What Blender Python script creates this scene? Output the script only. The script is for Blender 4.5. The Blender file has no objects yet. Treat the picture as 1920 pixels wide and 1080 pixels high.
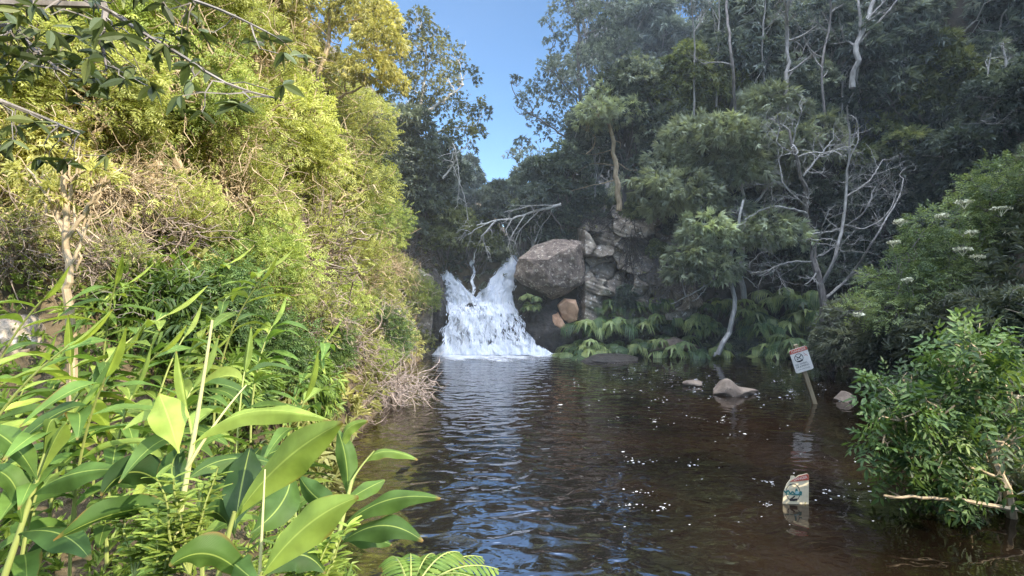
import bpy, math, random
import numpy as np
from mathutils import Vector, Matrix, Euler

R = math.radians
scene = bpy.context.scene
col = scene.collection
F = 1067.0            # focal length in photo pixels (1920 wide)
EYE = 3.0             # camera height above the pool


def W(px, py, Y):
    return np.array([(px - 960) / F * Y, Y, EYE - (py - 540) / F * Y])


def rng(seed):
    return np.random.default_rng(seed)


def nrm(a):
    a = np.asarray(a, float)
    return a / np.maximum(np.linalg.norm(a, axis=-1, keepdims=True), 1e-9)


_K = rng(99).normal(size=(9, 3))
_PH = rng(98).uniform(0, 6.28, 9)


def wob(P, scale=1.0, seed=0):
    """cheap smooth noise, about -1..1"""
    P = np.asarray(P, float) * scale
    out = np.zeros(P.shape[:-1])
    for i in range(9):
        k = _K[(i + seed) % 9] * (0.7 + 0.35 * (i % 4))
        out += np.sin(P @ k + _PH[i] + seed * 1.7)
    return out / 4.2


def sstep(a, b, x):
    t = np.clip((np.asarray(x, float) - a) / (b - a), 0, 1)
    return t * t * (3 - 2 * t)


# ------------------------------------------------------------ terrain height
POLY = np.array([(-0.9, 4.4), (-2.2, 6.5), (-3.2, 10), (-3.3, 14), (-4.1, 19), (-3.9, 24), (-3.5, 26.6), (0, 27.2), (2.5, 26.4),
                 (7, 26.0), (11.2, 25.2), (13, 21), (11.6, 18), (9.3, 14.5), (7.5, 10), (6.7, 7), (6.0, 4), (4, 2.5), (1.5, 3.2)])


def sdist(x, y):
    x = np.asarray(x, float); y = np.asarray(y, float)
    best = np.full(x.shape, 1e9); inside = np.zeros(x.shape, bool)
    n = len(POLY)
    for i in range(n):
        ax, ay = POLY[i]; bx, by = POLY[(i + 1) % n]
        dx, dy = bx - ax, by - ay
        t = np.clip(((x - ax) * dx + (y - ay) * dy) / (dx * dx + dy * dy), 0, 1)
        best = np.minimum(best, np.hypot(x - ax - t * dx, y - ay - t * dy))
        c = ((ay > y) != (by > y)) & (x < (bx - ax) * (y - ay) / (by - ay + 1e-12) + ax)
        inside ^= c
    return np.where(inside, -best, best)


def H(x, y):
    x = np.asarray(x, float); y = np.asarray(y, float)
    d = sdist(x, y)
    dp = np.maximum(d, 0)
    near = 1.3 * (1 - np.exp(-dp / 1.7)) + 0.1 * np.minimum(dp, 30)
    left = 2.4 * np.minimum(dp, 4.5) + 1.1 * np.clip(dp - 4.5, 0, 14) + 0.2 * np.clip(dp - 18.5, 0, 60)
    right = 0.28 * np.minimum(dp, 3) + 0.6 * np.clip(dp - 3, 0, 20)
    wl = sstep(2, -1.5, x)
    pool = near + (right * (1 - wl) + left * wl - near) * sstep(4.0, 9, y)
    v = x * 0.6 + y * 0.8; s = x * 0.8 - y * 0.6
    shade_ridge = sstep(14.5, 19.5, v) * 1.45 * np.clip(s + 0.5, 0, 22)  # high ground mostly out of view, added and shaped to shade the fall
    xc = -1.3 - 0.01 * (y - 27)
    zf = 4.15 + (np.maximum(y, 27) - 27) * 0.11
    a = np.abs(x - xc)
    h2 = zf + np.where(x < xc, 1.25 * np.clip(a - 1.9, 0, 22), 0.5 * np.clip(a - 1.8, 0, 45) + 0.5 * np.clip(a - 8, 0, 30))
    h = pool + (h2 - pool) * sstep(26.8, 28.0, y) + shade_ridge
    h = np.where(d > 0, h + sstep(0.2, 2.5, d) * 0.22 * wob(np.stack([x, y, x * 0], -1), 0.8), -np.minimum(1.7, -0.9 * d) - 0.02)
    return h


def Hs(x, y):
    return float(H(np.array([x]), np.array([y]))[0])


def hit(px, py, off, ymin=4.0, ymax=95.0):
    """depth at which the sight line through a photo pixel passes OFF metres above the hillside"""
    Y = np.arange(ymin, ymax, 0.2)
    x = (px - 960) / F * Y; z = EYE - (py - 540) / F * Y
    ok = np.nonzero(z - H(x, Y) <= off)[0]
    return float(Y[ok[0]]) if len(ok) else ymax


# ------------------------------------------------------------ mesh building
class MB:
    def __init__(s):
        s.v = []; s.f = []; s.t = []; s.uv = []; s.m = []; s.n = 0

    def add(s, v, faces, tint=0.5, uv=None, mat=0):
        v = np.asarray(v, float).reshape(-1, 3)
        if not isinstance(faces, list): faces = [faces]
        for f in faces:
            f = np.asarray(f, int)
            if f.size:
                s.f.append(f + s.n); s.m.append(np.full(len(f), mat))
        s.v.append(v)
        s.t.append(np.broadcast_to(np.asarray(tint, float), (len(v),)).copy())
        s.uv.append(np.zeros((len(v), 2)) if uv is None else np.asarray(uv, float).reshape(-1, 2))
        s.n += len(v)
        return s

    def mesh(s, name, mats, origin=(0, 0, 0), smooth=False):
        me = bpy.data.meshes.new(name)
        v = np.concatenate(s.v) - np.asarray(origin, float)
        loops = np.concatenate([f.ravel() for f in s.f])
        cnt = np.concatenate([np.full(len(f), f.shape[1]) for f in s.f])
        starts = np.concatenate([[0], np.cumsum(cnt)[:-1]])
        me.vertices.add(len(v)); me.vertices.foreach_set('co', v.ravel())
        me.loops.add(len(loops)); me.loops.foreach_set('vertex_index', loops.astype(np.int32))
        me.polygons.add(len(cnt)); me.polygons.foreach_set('loop_start', starts.astype(np.int32))
        me.polygons.foreach_set('material_index', np.concatenate(s.m).astype(np.int32))
        me.polygons.foreach_set('use_smooth', np.full(len(cnt), smooth))
        a = me.attributes.new('tint', 'FLOAT', 'POINT'); a.data.foreach_set('value', np.concatenate(s.t))
        uvl = me.uv_layers.new(name='UVMap')
        uvl.data.foreach_set('uv', np.concatenate(s.uv)[loops].ravel())
        for m in (mats if isinstance(mats, (list, tuple)) else [mats]): me.materials.append(m)
        me.update(calc_edges=True); me.validate()
        return me


def link(name, me, parent=None, loc=(0, 0, 0)):
    o = bpy.data.objects.new(name, me); col.objects.link(o)
    o.location = tuple(loc)
    if parent is not None: o.parent = parent
    return o


def tag(o, label, cat, group=None):
    o['label'] = label; o['category'] = cat
    if group: o['group'] = group
    return o


def empty(name, loc, label, cat, group=None, rz=0.0, sc=1.0):
    o = bpy.data.objects.new(name, None); col.objects.link(o)
    o.empty_display_size = 0.2
    o.location = tuple(float(c) for c in loc); o.rotation_euler = (0, 0, rz)
    o.scale = (sc, sc, sc) if np.isscalar(sc) else tuple(sc)
    return tag(o, label, cat, group)


def tube(mb, pts, rad, sides=5, tint=0.5, mat=0):
    pts = np.asarray(pts, float); n = len(pts)
    rad = np.broadcast_to(np.asarray(rad, float), (n,))
    T = nrm(np.gradient(pts, axis=0))
    ref = np.array([0.0, 0.0, 1.0]) if abs(T[:, 2]).mean() < 0.8 else np.array([1.0, 0.13, 0.0])
    A = nrm(np.cross(T, ref)); B = np.cross(T, A)
    an = np.arange(sides) * 2 * np.pi / sides
    ring = A[:, None] * np.cos(an)[None, :, None] + B[:, None] * np.sin(an)[None, :, None]
    v = (pts[:, None] + ring * rad[:, None, None]).reshape(-1, 3)
    i = np.arange(n - 1)[:, None] * sides; j = np.arange(sides)[None]; j2 = (j + 1) % sides
    q = np.stack([i + j, i + j2, i + sides + j2, i + sides + j], -1).reshape(-1, 4)
    L = np.concatenate([[0], np.cumsum(np.linalg.norm(np.diff(pts, axis=0), axis=1))])
    uv = np.stack([np.tile(np.arange(sides) / sides, n), np.repeat(L, sides)], -1)
    mb.add(v, q, tint, uv, mat)


def bez(p0, p1, p2, n):
    t = np.linspace(0, 1, n)[:, None]
    return (1 - t) ** 2 * np.asarray(p0) + 2 * t * (1 - t) * np.asarray(p1) + t * t * np.asarray(p2)


def crooked(p0, p1, n, amp, r, sag=0.0):
    """a wandering line from p0 to p1"""
    p0 = np.asarray(p0, float); p1 = np.asarray(p1, float)
    t = np.linspace(0, 1, n)
    L = np.linalg.norm(p1 - p0)
    P = p0 + (p1 - p0) * t[:, None]
    for k in (1, 2, 3, 5):
        P += (np.sin(t * np.pi * k + 0) * amp * L / k)[:, None] * r.normal(size=3)
    P[:, 2] += sag * L * np.sin(t * np.pi)
    return P


# ------------------------------------------------------------ leaf sprays
def _leaf(base, d, L, w, n=(0, 0, 1), droop=0.0, six=False):
    """a leaf in (along, side, up) template space"""
    base = np.array(base, float); d = nrm(d); n = np.array(n, float)
    n = nrm(n - d * (n @ d)); s = np.cross(n, d)
    if six:
        pts = [base, base + d * L * .3 + s * w * .42 + n * w * .12, base + d * L * .35 - n * w * .05, base + d * L * .3 - s * w * .42 + n * w * .12,
               base + d * L * .68 + s * w * .34 - n * droop * L * .4, base + d * L * .68 - s * w * .34 - n * droop * L * .4, base + d * L - n * droop * L]
        f = [(0, 2, 1), (0, 3, 2), (1, 2, 4), (2, 5, 4), (2, 3, 5), (4, 5, 6)]
        return pts, f
    pts = [base, base + d * L * .45 + s * w * .5 + n * w * .15, base + d * L - n * droop * L, base + d * L * .45 - s * w * .5 + n * w * .15]
    return pts, [(0, 2, 1), (0, 3, 2)]


def _join(parts):
    v = []; f = []
    for p, q in parts:
        o = len(v); v += list(p); f += [tuple(i + o for i in t) for t in q]
    return np.array(v, float), np.array(f, int)


def t_pinnate(n=3, six=False):
    ps = []
    for i in range(n):
        t = 0.25 + 0.5 * i / max(1, n - 1)
        for s in (-1, 1):
            ps.append(_leaf((t, 0, -.12 * t * t), (.45, s * .85, -.12), .42 - .05 * i, .14, droop=.15, six=six))
    ps.append(_leaf((.78, 0, -.1), (1, 0, -.2), .40, .15, droop=.2, six=six))
    return _join(ps)


def t_whorl(n=6, w=.24, droop=.15, spread=.8, L=.7, seed=1, six=False):
    r = rng(seed); ps = []
    for i in range(n):
        a = i * 2.4 + r.uniform(-.3, .3)
        sp = spread * r.uniform(.6, 1.2)
        ps.append(_leaf((.3 * i / n, 0, 0), (1, math.cos(a) * sp, math.sin(a) * sp), L * r.uniform(.7, 1.1), w, n=(r.normal() * .3, r.normal() * .5, 1), droop=droop, six=six))
    return _join(ps)


def t_tuft(n=12, w=.06, droop=.5, spread=.9, seed=2):
    r = rng(seed); ps = []
    for i in range(n):
        a = r.uniform(0, 6.28); sp = spread * r.uniform(.3, 1.2)
        d = np.array((1, math.cos(a) * sp, math.sin(a) * sp))
        ps.append(_leaf((r.uniform(0, .35), 0, 0), d, r.uniform(.6, 1), w, n=(0, r.normal(), 1), droop=droop * r.uniform(.5, 1.3)))
    return _join(ps)


def sprays(mb, T, P, D, S, r, tint, upw=1.0, mat=0):
    v0, f0 = T
    P = np.asarray(P, float); D = nrm(D); n = len(P); k = len(v0)
    if n == 0: return
    N = r.normal(size=(n, 3)) * 0.55 + np.array([0, 0, upw])
    N = nrm(N - D * (N * D).sum(-1, keepdims=True)); Sd = np.cross(N, D)
    S = np.broadcast_to(np.asarray(S, float), (n,))[:, None, None]
    v = P[:, None] + S * (v0[None, :, 0:1] * D[:, None] + v0[None, :, 1:2] * Sd[:, None] + v0[None, :, 2:3] * N[:, None])
    f = (f0[None] + (np.arange(n) * k)[:, None, None]).reshape(-1, f0.shape[1])
    t = np.repeat(np.clip(np.broadcast_to(tint, (n,)), 0, 1), k) + np.repeat(r.normal(0, .05, n * len(v0) // 4 + 1), 4)[:n * k]
    mb.add(v.reshape(-1, 3), f, np.clip(t, 0, 1), mat=mat)


def sphere_dirs(r, n, low=-1.0):
    d = nrm(r.normal(size=(n * 4 + 12, 3)))
    return d[d[:, 2] > low][:n]


def lobe_leaves(mb, T, c, rad, n, size, r, tint, droop=0.25, gap=0.0, upw=1.0, low=-0.6, shell=(.55, 1.05), mat=0):
    d = sphere_dirs(r, n, low)
    q = r.uniform(*shell, len(d)) ** 0.7
    P = c + d * np.asarray(rad) * q[:, None] * (1 + 0.25 * wob(d * 2.2 + c, 1.0, 1))[:, None]
    if gap > -9:
        keep = wob(P, 1.7 / max(np.mean(rad), .3) ** .5, 3) > gap - 1
        P = P[keep]; d = d[keep]
    D = d * .9 + r.normal(size=P.shape) * .5 - np.array([0, 0, droop])
    tt = tint + .14 * wob(P, 1.3, 2) + r.normal(0, .1, len(P))
    sprays(mb, T, P, D, size * r.uniform(.7, 1.25, len(P)), r, tt, upw, mat)


# ------------------------------------------------------------ materials
def mat(name):
    m = bpy.data.materials.new(name); m.use_nodes = True
    nt = m.node_tree; nt.nodes.clear()
    return m, nt, nt.nodes, nt.links


def N(nt, kind, **kw):
    n = nt.nodes.new(kind)
    for k, v in kw.items():
        if k.startswith('_'): setattr(n, k[1:], v)
        else: n.inputs[k.replace('_', ' ')].default_value = v
    return n


def ramp(nt, stops, interp='LINEAR'):
    n = nt.nodes.new('ShaderNodeValToRGB'); n.color_ramp.interpolation = interp
    e = n.color_ramp.elements
    while len(e) < len(stops): e.new(.5)
    for el, (p, c) in zip(e, stops):
        el.position = p; el.color = (*c, 1) if len(c) == 3 else c
    return n


def leaf_mat(name, dark, mid, light, trans=.42, rough=.5, spec=.3, veins=False):
    m, nt, ns, L = mat(name)
    at = N(nt, 'ShaderNodeAttribute', _attribute_name='tint')
    oi = nt.nodes.new('ShaderNodeObjectInfo')
    rp = ramp(nt, [(.12, dark), (.5, mid), (.9, light)])
    L.new(at.outputs['Fac'], rp.inputs['Fac'])
    hs = N(nt, 'ShaderNodeHueSaturation')
    mr = N(nt, 'ShaderNodeMapRange', To_Min=.78, To_Max=1.22)
    L.new(oi.outputs['Random'], mr.inputs['Value']); L.new(mr.outputs['Result'], hs.inputs['Value'])
    L.new(rp.outputs['Color'], hs.inputs['Color'])
    c = hs.outputs['Color']
    bs = N(nt, 'ShaderNodeBsdfPrincipled', Roughness=rough)
    bs.inputs['Specular IOR Level'].default_value = spec
    if veins:
        uv = nt.nodes.new('ShaderNodeUVMap'); sp = nt.nodes.new('ShaderNodeSeparateXYZ'); L.new(uv.outputs['UV'], sp.inputs['Vector'])
        ab = N(nt, 'ShaderNodeMath', _operation='ABSOLUTE'); L.new(sp.outputs['X'], ab.inputs[0])
        # lateral veins sweep forward from the midrib
        mu = N(nt, 'ShaderNodeMath', _operation='MULTIPLY_ADD'); mu.inputs[1].default_value = -.22
        L.new(ab.outputs[0], mu.inputs[0]); L.new(sp.outputs['Y'], mu.inputs[2])
        m2 = N(nt, 'ShaderNodeMath', _operation='MULTIPLY'); m2.inputs[1].default_value = 420; L.new(mu.outputs[0], m2.inputs[0])
        sn = N(nt, 'ShaderNodeMath', _operation='SINE'); L.new(m2.outputs[0], sn.inputs[0])
        rib = N(nt, 'ShaderNodeMapRange', From_Min=.02, From_Max=.06, To_Min=.4, To_Max=0); L.new(ab.outputs[0], rib.inputs['Value'])
        mx = N(nt, 'ShaderNodeMix', _data_type='RGBA', _blend_type='MULTIPLY')
        vr = N(nt, 'ShaderNodeMapRange', From_Min=-1, From_Max=1, To_Min=.88, To_Max=1.06); L.new(sn.outputs[0], vr.inputs['Value'])
        mx.inputs['Factor'].default_value = 1; L.new(c, mx.inputs['A']); L.new(vr.outputs['Result'], mx.inputs['B'])
        m3 = N(nt, 'ShaderNodeMix', _data_type='RGBA'); L.new(rib.outputs['Result'], m3.inputs['Factor'])
        L.new(mx.outputs['Result'], m3.inputs['A']); m3.inputs['B'].default_value = (*[min(1, x * 1.5 + .05) for x in light], 1)
        # blotches and browned margins
        tc = nt.nodes.new('ShaderNodeNewGeometry')
        nz = N(nt, 'ShaderNodeTexNoise', Scale=14, Detail=4); L.new(tc.outputs['Position'], nz.inputs['Vector'])
        nr = N(nt, 'ShaderNodeMapRange', From_Min=.3, From_Max=.7, To_Min=.75, To_Max=1.2); L.new(nz.outputs['Fac'], nr.inputs['Value'])
        m4 = N(nt, 'ShaderNodeMix', _data_type='RGBA', _blend_type='MULTIPLY'); m4.inputs['Factor'].default_value = 1
        L.new(m3.outputs['Result'], m4.inputs['A']); L.new(nr.outputs['Result'], m4.inputs['B'])
        n5 = N(nt, 'ShaderNodeTexNoise', Scale=5, Detail=3); L.new(tc.outputs['Position'], n5.inputs['Vector'])
        ed = N(nt, 'ShaderNodeMath', _operation='MULTIPLY'); L.new(ab.outputs[0], ed.inputs[0]); L.new(n5.outputs['Fac'], ed.inputs[1])
        er = N(nt, 'ShaderNodeMapRange', From_Min=.56, From_Max=.66, To_Min=0, To_Max=.8); L.new(ed.outputs[0], er.inputs['Value'])
        m5 = N(nt, 'ShaderNodeMix', _data_type='RGBA'); L.new(er.outputs['Result'], m5.inputs['Factor'])
        L.new(m4.outputs['Result'], m5.inputs['A']); m5.inputs['B'].default_value = (.22, .13, .035, 1)
        # dried brown tips
        tp = N(nt, 'ShaderNodeMath', _operation='MULTIPLY_ADD'); tp.inputs[1].default_value = .16; L.new(n5.outputs['Fac'], tp.inputs[0]); L.new(sp.outputs['Y'], tp.inputs[2])
        tr_ = N(nt, 'ShaderNodeMapRange', From_Min=1.03, From_Max=1.07, To_Min=0, To_Max=.85); L.new(tp.outputs[0], tr_.inputs['Value'])
        m6 = N(nt, 'ShaderNodeMix', _data_type='RGBA'); L.new(tr_.outputs['Result'], m6.inputs['Factor'])
        L.new(m5.outputs['Result'], m6.inputs['A']); m6.inputs['B'].default_value = (.26, .16, .05, 1)
        c = m6.outputs['Result']
        bp = N(nt, 'ShaderNodeBump', Strength=.15, Distance=.002); L.new(sn.outputs[0], bp.inputs['Height']); L.new(bp.outputs['Normal'], bs.inputs['Normal'])
    L.new(c, bs.inputs['Base Color'])
    tr = nt.nodes.new('ShaderNodeBsdfTranslucent')
    tm = N(nt, 'ShaderNodeMix', _data_type='RGBA', _blend_type='MULTIPLY'); tm.inputs['Factor'].default_value = 1
    L.new(c, tm.inputs['A']); tm.inputs['B'].default_value = (1.25, 1.2, .6, 1)
    L.new(tm.outputs['Result'], tr.inputs['Color'])
    ms = nt.nodes.new('ShaderNodeMixShader'); ms.inputs['Fac'].default_value = trans
    L.new(bs.outputs[0], ms.inputs[1]); L.new(tr.outputs[0], ms.inputs[2])
    o = nt.nodes.new('ShaderNodeOutputMaterial'); L.new(ms.outputs[0], o.inputs['Surface'])
    return m


def noise_mat(name, stops, scale=3.0, rough=.85, bump=.5, dist=.05, detail=8, coord='Object', stretch=(1, 1, 1), spec=.3, spots=None, cracks=None, tintmul=False):
    m, nt, ns, L = mat(name)
    tc = nt.nodes.new('ShaderNodeTexCoord')
    mp = N(nt, 'ShaderNodeMapping'); mp.inputs['Scale'].default_value = stretch
    L.new(tc.outputs[coord], mp.inputs['Vector'])
    nz = N(nt, 'ShaderNodeTexNoise', Scale=scale, Detail=detail, Roughness=.65); L.new(mp.outputs[0], nz.inputs['Vector'])
    rp = ramp(nt, stops); L.new(nz.outputs['Fac'], rp.inputs['Fac'])
    c = rp.outputs['Color']; h = nz.outputs['Fac']
    if spots:
        sc, thr, colr = spots
        n2 = N(nt, 'ShaderNodeTexNoise', Scale=sc, Detail=3, Roughness=.6); L.new(mp.outputs[0], n2.inputs['Vector'])
        r2 = N(nt, 'ShaderNodeMapRange', From_Min=thr, From_Max=thr + .05); L.new(n2.outputs['Fac'], r2.inputs['Value'])
        mx = N(nt, 'ShaderNodeMix', _data_type='RGBA'); L.new(r2.outputs['Result'], mx.inputs['Factor']); L.new(c, mx.inputs['A'])
        mx.inputs['B'].default_value = (*colr, 1); c = mx.outputs['Result']
    if cracks:
        vo = N(nt, 'ShaderNodeTexVoronoi', Scale=cracks, _feature='DISTANCE_TO_EDGE')
        ad = N(nt, 'ShaderNodeMix', _data_type='RGBA', _blend_type='ADD'); ad.inputs['Factor'].default_value = .35
        L.new(mp.outputs[0], ad.inputs['A']); L.new(nz.outputs['Color'], ad.inputs['B']); L.new(ad.outputs['Result'], vo.inputs['Vector'])
        r3 = N(nt, 'ShaderNodeMapRange', From_Min=0, From_Max=.035, To_Min=.12, To_Max=1); L.new(vo.outputs['Distance'], r3.inputs['Value'])
        m3 = N(nt, 'ShaderNodeMix', _data_type='RGBA', _blend_type='MULTIPLY'); m3.inputs['Factor'].default_value = 1
        L.new(c, m3.inputs['A']); L.new(r3.outputs['Result'], m3.inputs['B']); c = m3.outputs['Result']
        mh = N(nt, 'ShaderNodeMath', _operation='MULTIPLY'); L.new(h, mh.inputs[0]); L.new(r3.outputs['Result'], mh.inputs[1]); h = mh.outputs[0]
    if tintmul:
        at = N(nt, 'ShaderNodeAttribute', _attribute_name='tint')
        mr = N(nt, 'ShaderNodeMapRange', To_Min=.35, To_Max=1.65); L.new(at.outputs['Fac'], mr.inputs['Value'])
        m4 = N(nt, 'ShaderNodeMix', _data_type='RGBA', _blend_type='MULTIPLY'); m4.inputs['Factor'].default_value = 1
        L.new(c, m4.inputs['A']); L.new(mr.outputs['Result'], m4.inputs['B']); c = m4.outputs['Result']
    bs = N(nt, 'ShaderNodeBsdfPrincipled', Roughness=rough); bs.inputs['Specular IOR Level'].default_value = spec
    L.new(c, bs.inputs['Base Color'])
    bp = N(nt, 'ShaderNodeBump', Strength=bump, Distance=dist); L.new(h, bp.inputs['Height']); L.new(bp.outputs['Normal'], bs.inputs['Normal'])
    o = nt.nodes.new('ShaderNodeOutputMaterial'); L.new(bs.outputs[0], o.inputs['Surface'])
    return m


def plain(name, c, rough=.6, spec=.3):
    return noise_mat(name, [(.3, tuple(x * .82 for x in c)), (.7, tuple(min(1, x * 1.1) for x in c))], 9, rough, .15, .01, 5, spec=spec)


M = {}
M['lime'] = leaf_mat('lime_leaf', (.09, .11, .035), (.48, .52, .16), (.88, .88, .38), .46)
M['lime2'] = leaf_mat('bright_green_leaf', (.06, .10, .03), (.30, .38, .10), (.66, .72, .24), .46)
M['gold'] = leaf_mat('golden_leaf', (.14, .14, .05), (.46, .46, .16), (.82, .80, .36), .44)
M['midgreen'] = leaf_mat('mid_green_leaf', (.05, .09, .025), (.15, .23, .045), (.36, .45, .10), .35)
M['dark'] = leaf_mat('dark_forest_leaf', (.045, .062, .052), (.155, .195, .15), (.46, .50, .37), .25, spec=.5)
M['blue'] = leaf_mat('bluish_forest_leaf', (.055, .07, .068), (.19, .23, .205), (.48, .52, .46), .25, spec=.5)  # bluish cast of valley haze is put into the leaf colour
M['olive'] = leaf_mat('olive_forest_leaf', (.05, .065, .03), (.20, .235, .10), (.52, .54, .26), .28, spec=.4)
M['grey'] = leaf_mat('grey_green_leaf', (.15, .17, .115), (.40, .44, .30), (.72, .77, .53), .3)
M['fern'] = leaf_mat('frond_leaf', (.03, .06, .03), (.11, .175, .075), (.42, .48, .18), .3, rough=.35)
M['elder'] = leaf_mat('elder_leaf', (.035, .065, .025), (.11, .19, .06), (.32, .43, .13), .35)
M['elder_far'] = leaf_mat('muted_elder_leaf', (.045, .07, .035), (.125, .175, .08), (.33, .39, .18), .35)  # less saturated green than the near elder's leaf
M['goldtop'] = leaf_mat('olive_gold_leaf', (.10, .10, .035), (.34, .33, .10), (.70, .65, .27), .42)
M['bough'] = leaf_mat('bough_leaf', (.035, .05, .018), (.085, .115, .04), (.24, .27, .10), .3)
M['ginger'] = leaf_mat('ginger_leaf', (.03, .07, .02), (.13, .225, .045), (.42, .50, .09), .38, rough=.5, spec=.22, veins=True)
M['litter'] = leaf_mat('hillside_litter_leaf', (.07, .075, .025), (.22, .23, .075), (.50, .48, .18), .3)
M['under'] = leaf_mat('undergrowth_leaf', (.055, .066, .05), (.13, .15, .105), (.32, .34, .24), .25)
M['bark_pale'] = noise_mat('pale_bark', [(.3, (.30, .28, .25)), (.6, (.58, .56, .52)), (.8, (.76, .74, .70))], 9, .9, .6, .02, stretch=(1, 1, .3))
M['bark_mid'] = noise_mat('mid_grey_bark', [(.3, (.16, .15, .135)), (.7, (.46, .43, .39))], 10, .9, .6, .02, stretch=(1, 1, .3))
M['bark_dead'] = noise_mat('dead_wood', [(.3, (.17, .16, .145)), (.55, (.42, .40, .365)), (.75, (.62, .595, .55))], 7, .9, .6, .02, stretch=(1, 1, .3))
M['bark_grey'] = noise_mat('grey_bark', [(.3, (.11, .10, .09)), (.7, (.32, .285, .255))], 10, .9, .6, .02, stretch=(1, 1, .3))
M['bark_dark'] = noise_mat('dark_bark', [(.3, (.03, .027, .024)), (.7, (.10, .085, .07))], 10, .9, .6, .02, stretch=(1, 1, .3))
M['bark_tan'] = noise_mat('tan_bark', [(.3, (.27, .20, .12)), (.7, (.58, .46, .30))], 10, .9, .5, .02, stretch=(1, 1, .3))
M['twig'] = noise_mat('dry_twig', [(.3, (.13, .10, .082)), (.7, (.37, .295, .235))], 6, .9, .2, .01, tintmul=True)
M['twig_pink'] = noise_mat('greyish_dry_twig', [(.3, (.17, .135, .12)), (.7, (.42, .345, .30))], 6, .9, .2, .01, tintmul=True)
M['stem'] = plain('green_stem', (.30, .34, .10))
M['stem_y'] = plain('straw_stem', (.52, .50, .22))
M['rock_big'] = noise_mat('lichened_boulder', [(.22, (.045, .036, .031)), (.42, (.165, .125, .10)), (.6, (.29, .225, .175)), (.78, (.50, .41, .32))], 3.4, .9, 1.0, .16, 10, spots=(8, .585, (.56, .48, .38)))
M['rock_cliff'] = noise_mat('cracked_cliff_rock', [(.22, (.06, .05, .042)), (.45, (.25, .205, .16)), (.75, (.58, .49, .37))], 2.4, .9, 1.0, .16, 10, spots=(6, .60, (.66, .61, .53)), tintmul=True)
M['rock_orange'] = noise_mat('orange_rock', [(.25, (.22, .11, .06)), (.5, (.56, .33, .20)), (.75, (.72, .48, .32))], 2.5, .85, .7, .06)
M['rock_wet'] = noise_mat('wet_black_rock', [(.3, (.012, .011, .010)), (.7, (.075, .062, .05))], 4, .5, 1.0, .16, spec=.4)
M['rock_pool'] = noise_mat('pool_rock', [(.25, (.06, .047, .036)), (.5, (.19, .145, .108)), (.8, (.36, .285, .21))], 3, .8, .7, .05, spots=(12, .62, (.10, .085, .075)))
# ------------------------------------------------------------ setting
def build_ground():
    def axis(lo, hi, core0, core1, st, far):
        core = np.arange(core0, core1 + 1e-6, st)
        a = core0 - np.geomspace(st, core0 - lo, far)[::-1]; b = core1 + np.geomspace(st, hi - core1, far)
        return np.concatenate([a, core, b])
    xs = axis(-500, 500, -22, 34, .3, 26); ys = axis(-500, 600, -6, 44, .3, 26)
    X, Y = np.meshgrid(xs, ys)
    Z = H(X, Y)
    n, k = X.shape
    i = np.arange(n - 1)[:, None] * k + np.arange(k - 1)[None]
    q = np.stack([i, i + 1, i + k + 1, i + k], -1).reshape(-1, 4)
    mb = MB(); mb.add(np.stack([X, Y, Z], -1), q)
    m, nt, ns, L = mat('hillside_earth')
    g = nt.nodes.new('ShaderNodeNewGeometry')
    n1 = N(nt, 'ShaderNodeTexNoise', Scale=1.2, Detail=9, Roughness=.7); L.new(g.outputs['Position'], n1.inputs['Vector'])
    n2 = N(nt, 'ShaderNodeTexNoise', Scale=9, Detail=6, Roughness=.7); L.new(g.outputs['Position'], n2.inputs['Vector'])
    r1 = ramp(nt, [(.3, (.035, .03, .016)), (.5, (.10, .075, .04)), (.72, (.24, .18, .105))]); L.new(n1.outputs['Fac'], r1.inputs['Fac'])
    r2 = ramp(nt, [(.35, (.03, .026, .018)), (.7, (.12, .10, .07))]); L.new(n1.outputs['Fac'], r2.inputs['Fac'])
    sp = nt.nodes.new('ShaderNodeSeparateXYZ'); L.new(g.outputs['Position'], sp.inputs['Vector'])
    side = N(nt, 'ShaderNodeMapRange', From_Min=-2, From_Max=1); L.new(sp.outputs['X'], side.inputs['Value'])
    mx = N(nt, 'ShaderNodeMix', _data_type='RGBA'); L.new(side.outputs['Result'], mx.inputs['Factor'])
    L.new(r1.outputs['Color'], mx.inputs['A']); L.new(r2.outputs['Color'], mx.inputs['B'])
    # pale dry earth of the cut bank up on the left
    vd = N(nt, 'ShaderNodeVectorMath', _operation='DISTANCE'); vd.inputs[1].default_value = (-6.0, 8.2, 4.6); L.new(g.outputs['Position'], vd.inputs[0])
    pr = N(nt, 'ShaderNodeMapRange', From_Min=1.2, From_Max=3.2, To_Min=1, To_Max=0); L.new(vd.outputs['Value'], pr.inputs['Value'])
    m2 = N(nt, 'ShaderNodeMix', _data_type='RGBA'); L.new(pr.outputs['Result'], m2.inputs['Factor']); L.new(mx.outputs['Result'], m2.inputs['A'])
    r3 = ramp(nt, [(.3, (.20, .135, .07)), (.7, (.52, .38, .22))]); L.new(n2.outputs['Fac'], r3.inputs['Fac']); L.new(r3.outputs['Color'], m2.inputs['B'])
    bs = N(nt, 'ShaderNodeBsdfPrincipled', Roughness=.95)
    L.new(m2.outputs['Result'], bs.inputs['Base Color'])
    bp = N(nt, 'ShaderNodeBump', Strength=.8, Distance=.08); L.new(n2.outputs['Fac'], bp.inputs['Height']); L.new(bp.outputs['Normal'], bs.inputs['Normal'])
    o = nt.nodes.new('ShaderNodeOutputMaterial'); L.new(bs.outputs[0], o.inputs['Surface'])
    ob = link('ground', mb.mesh('ground', m, smooth=True)); ob['kind'] = 'structure'


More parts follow.
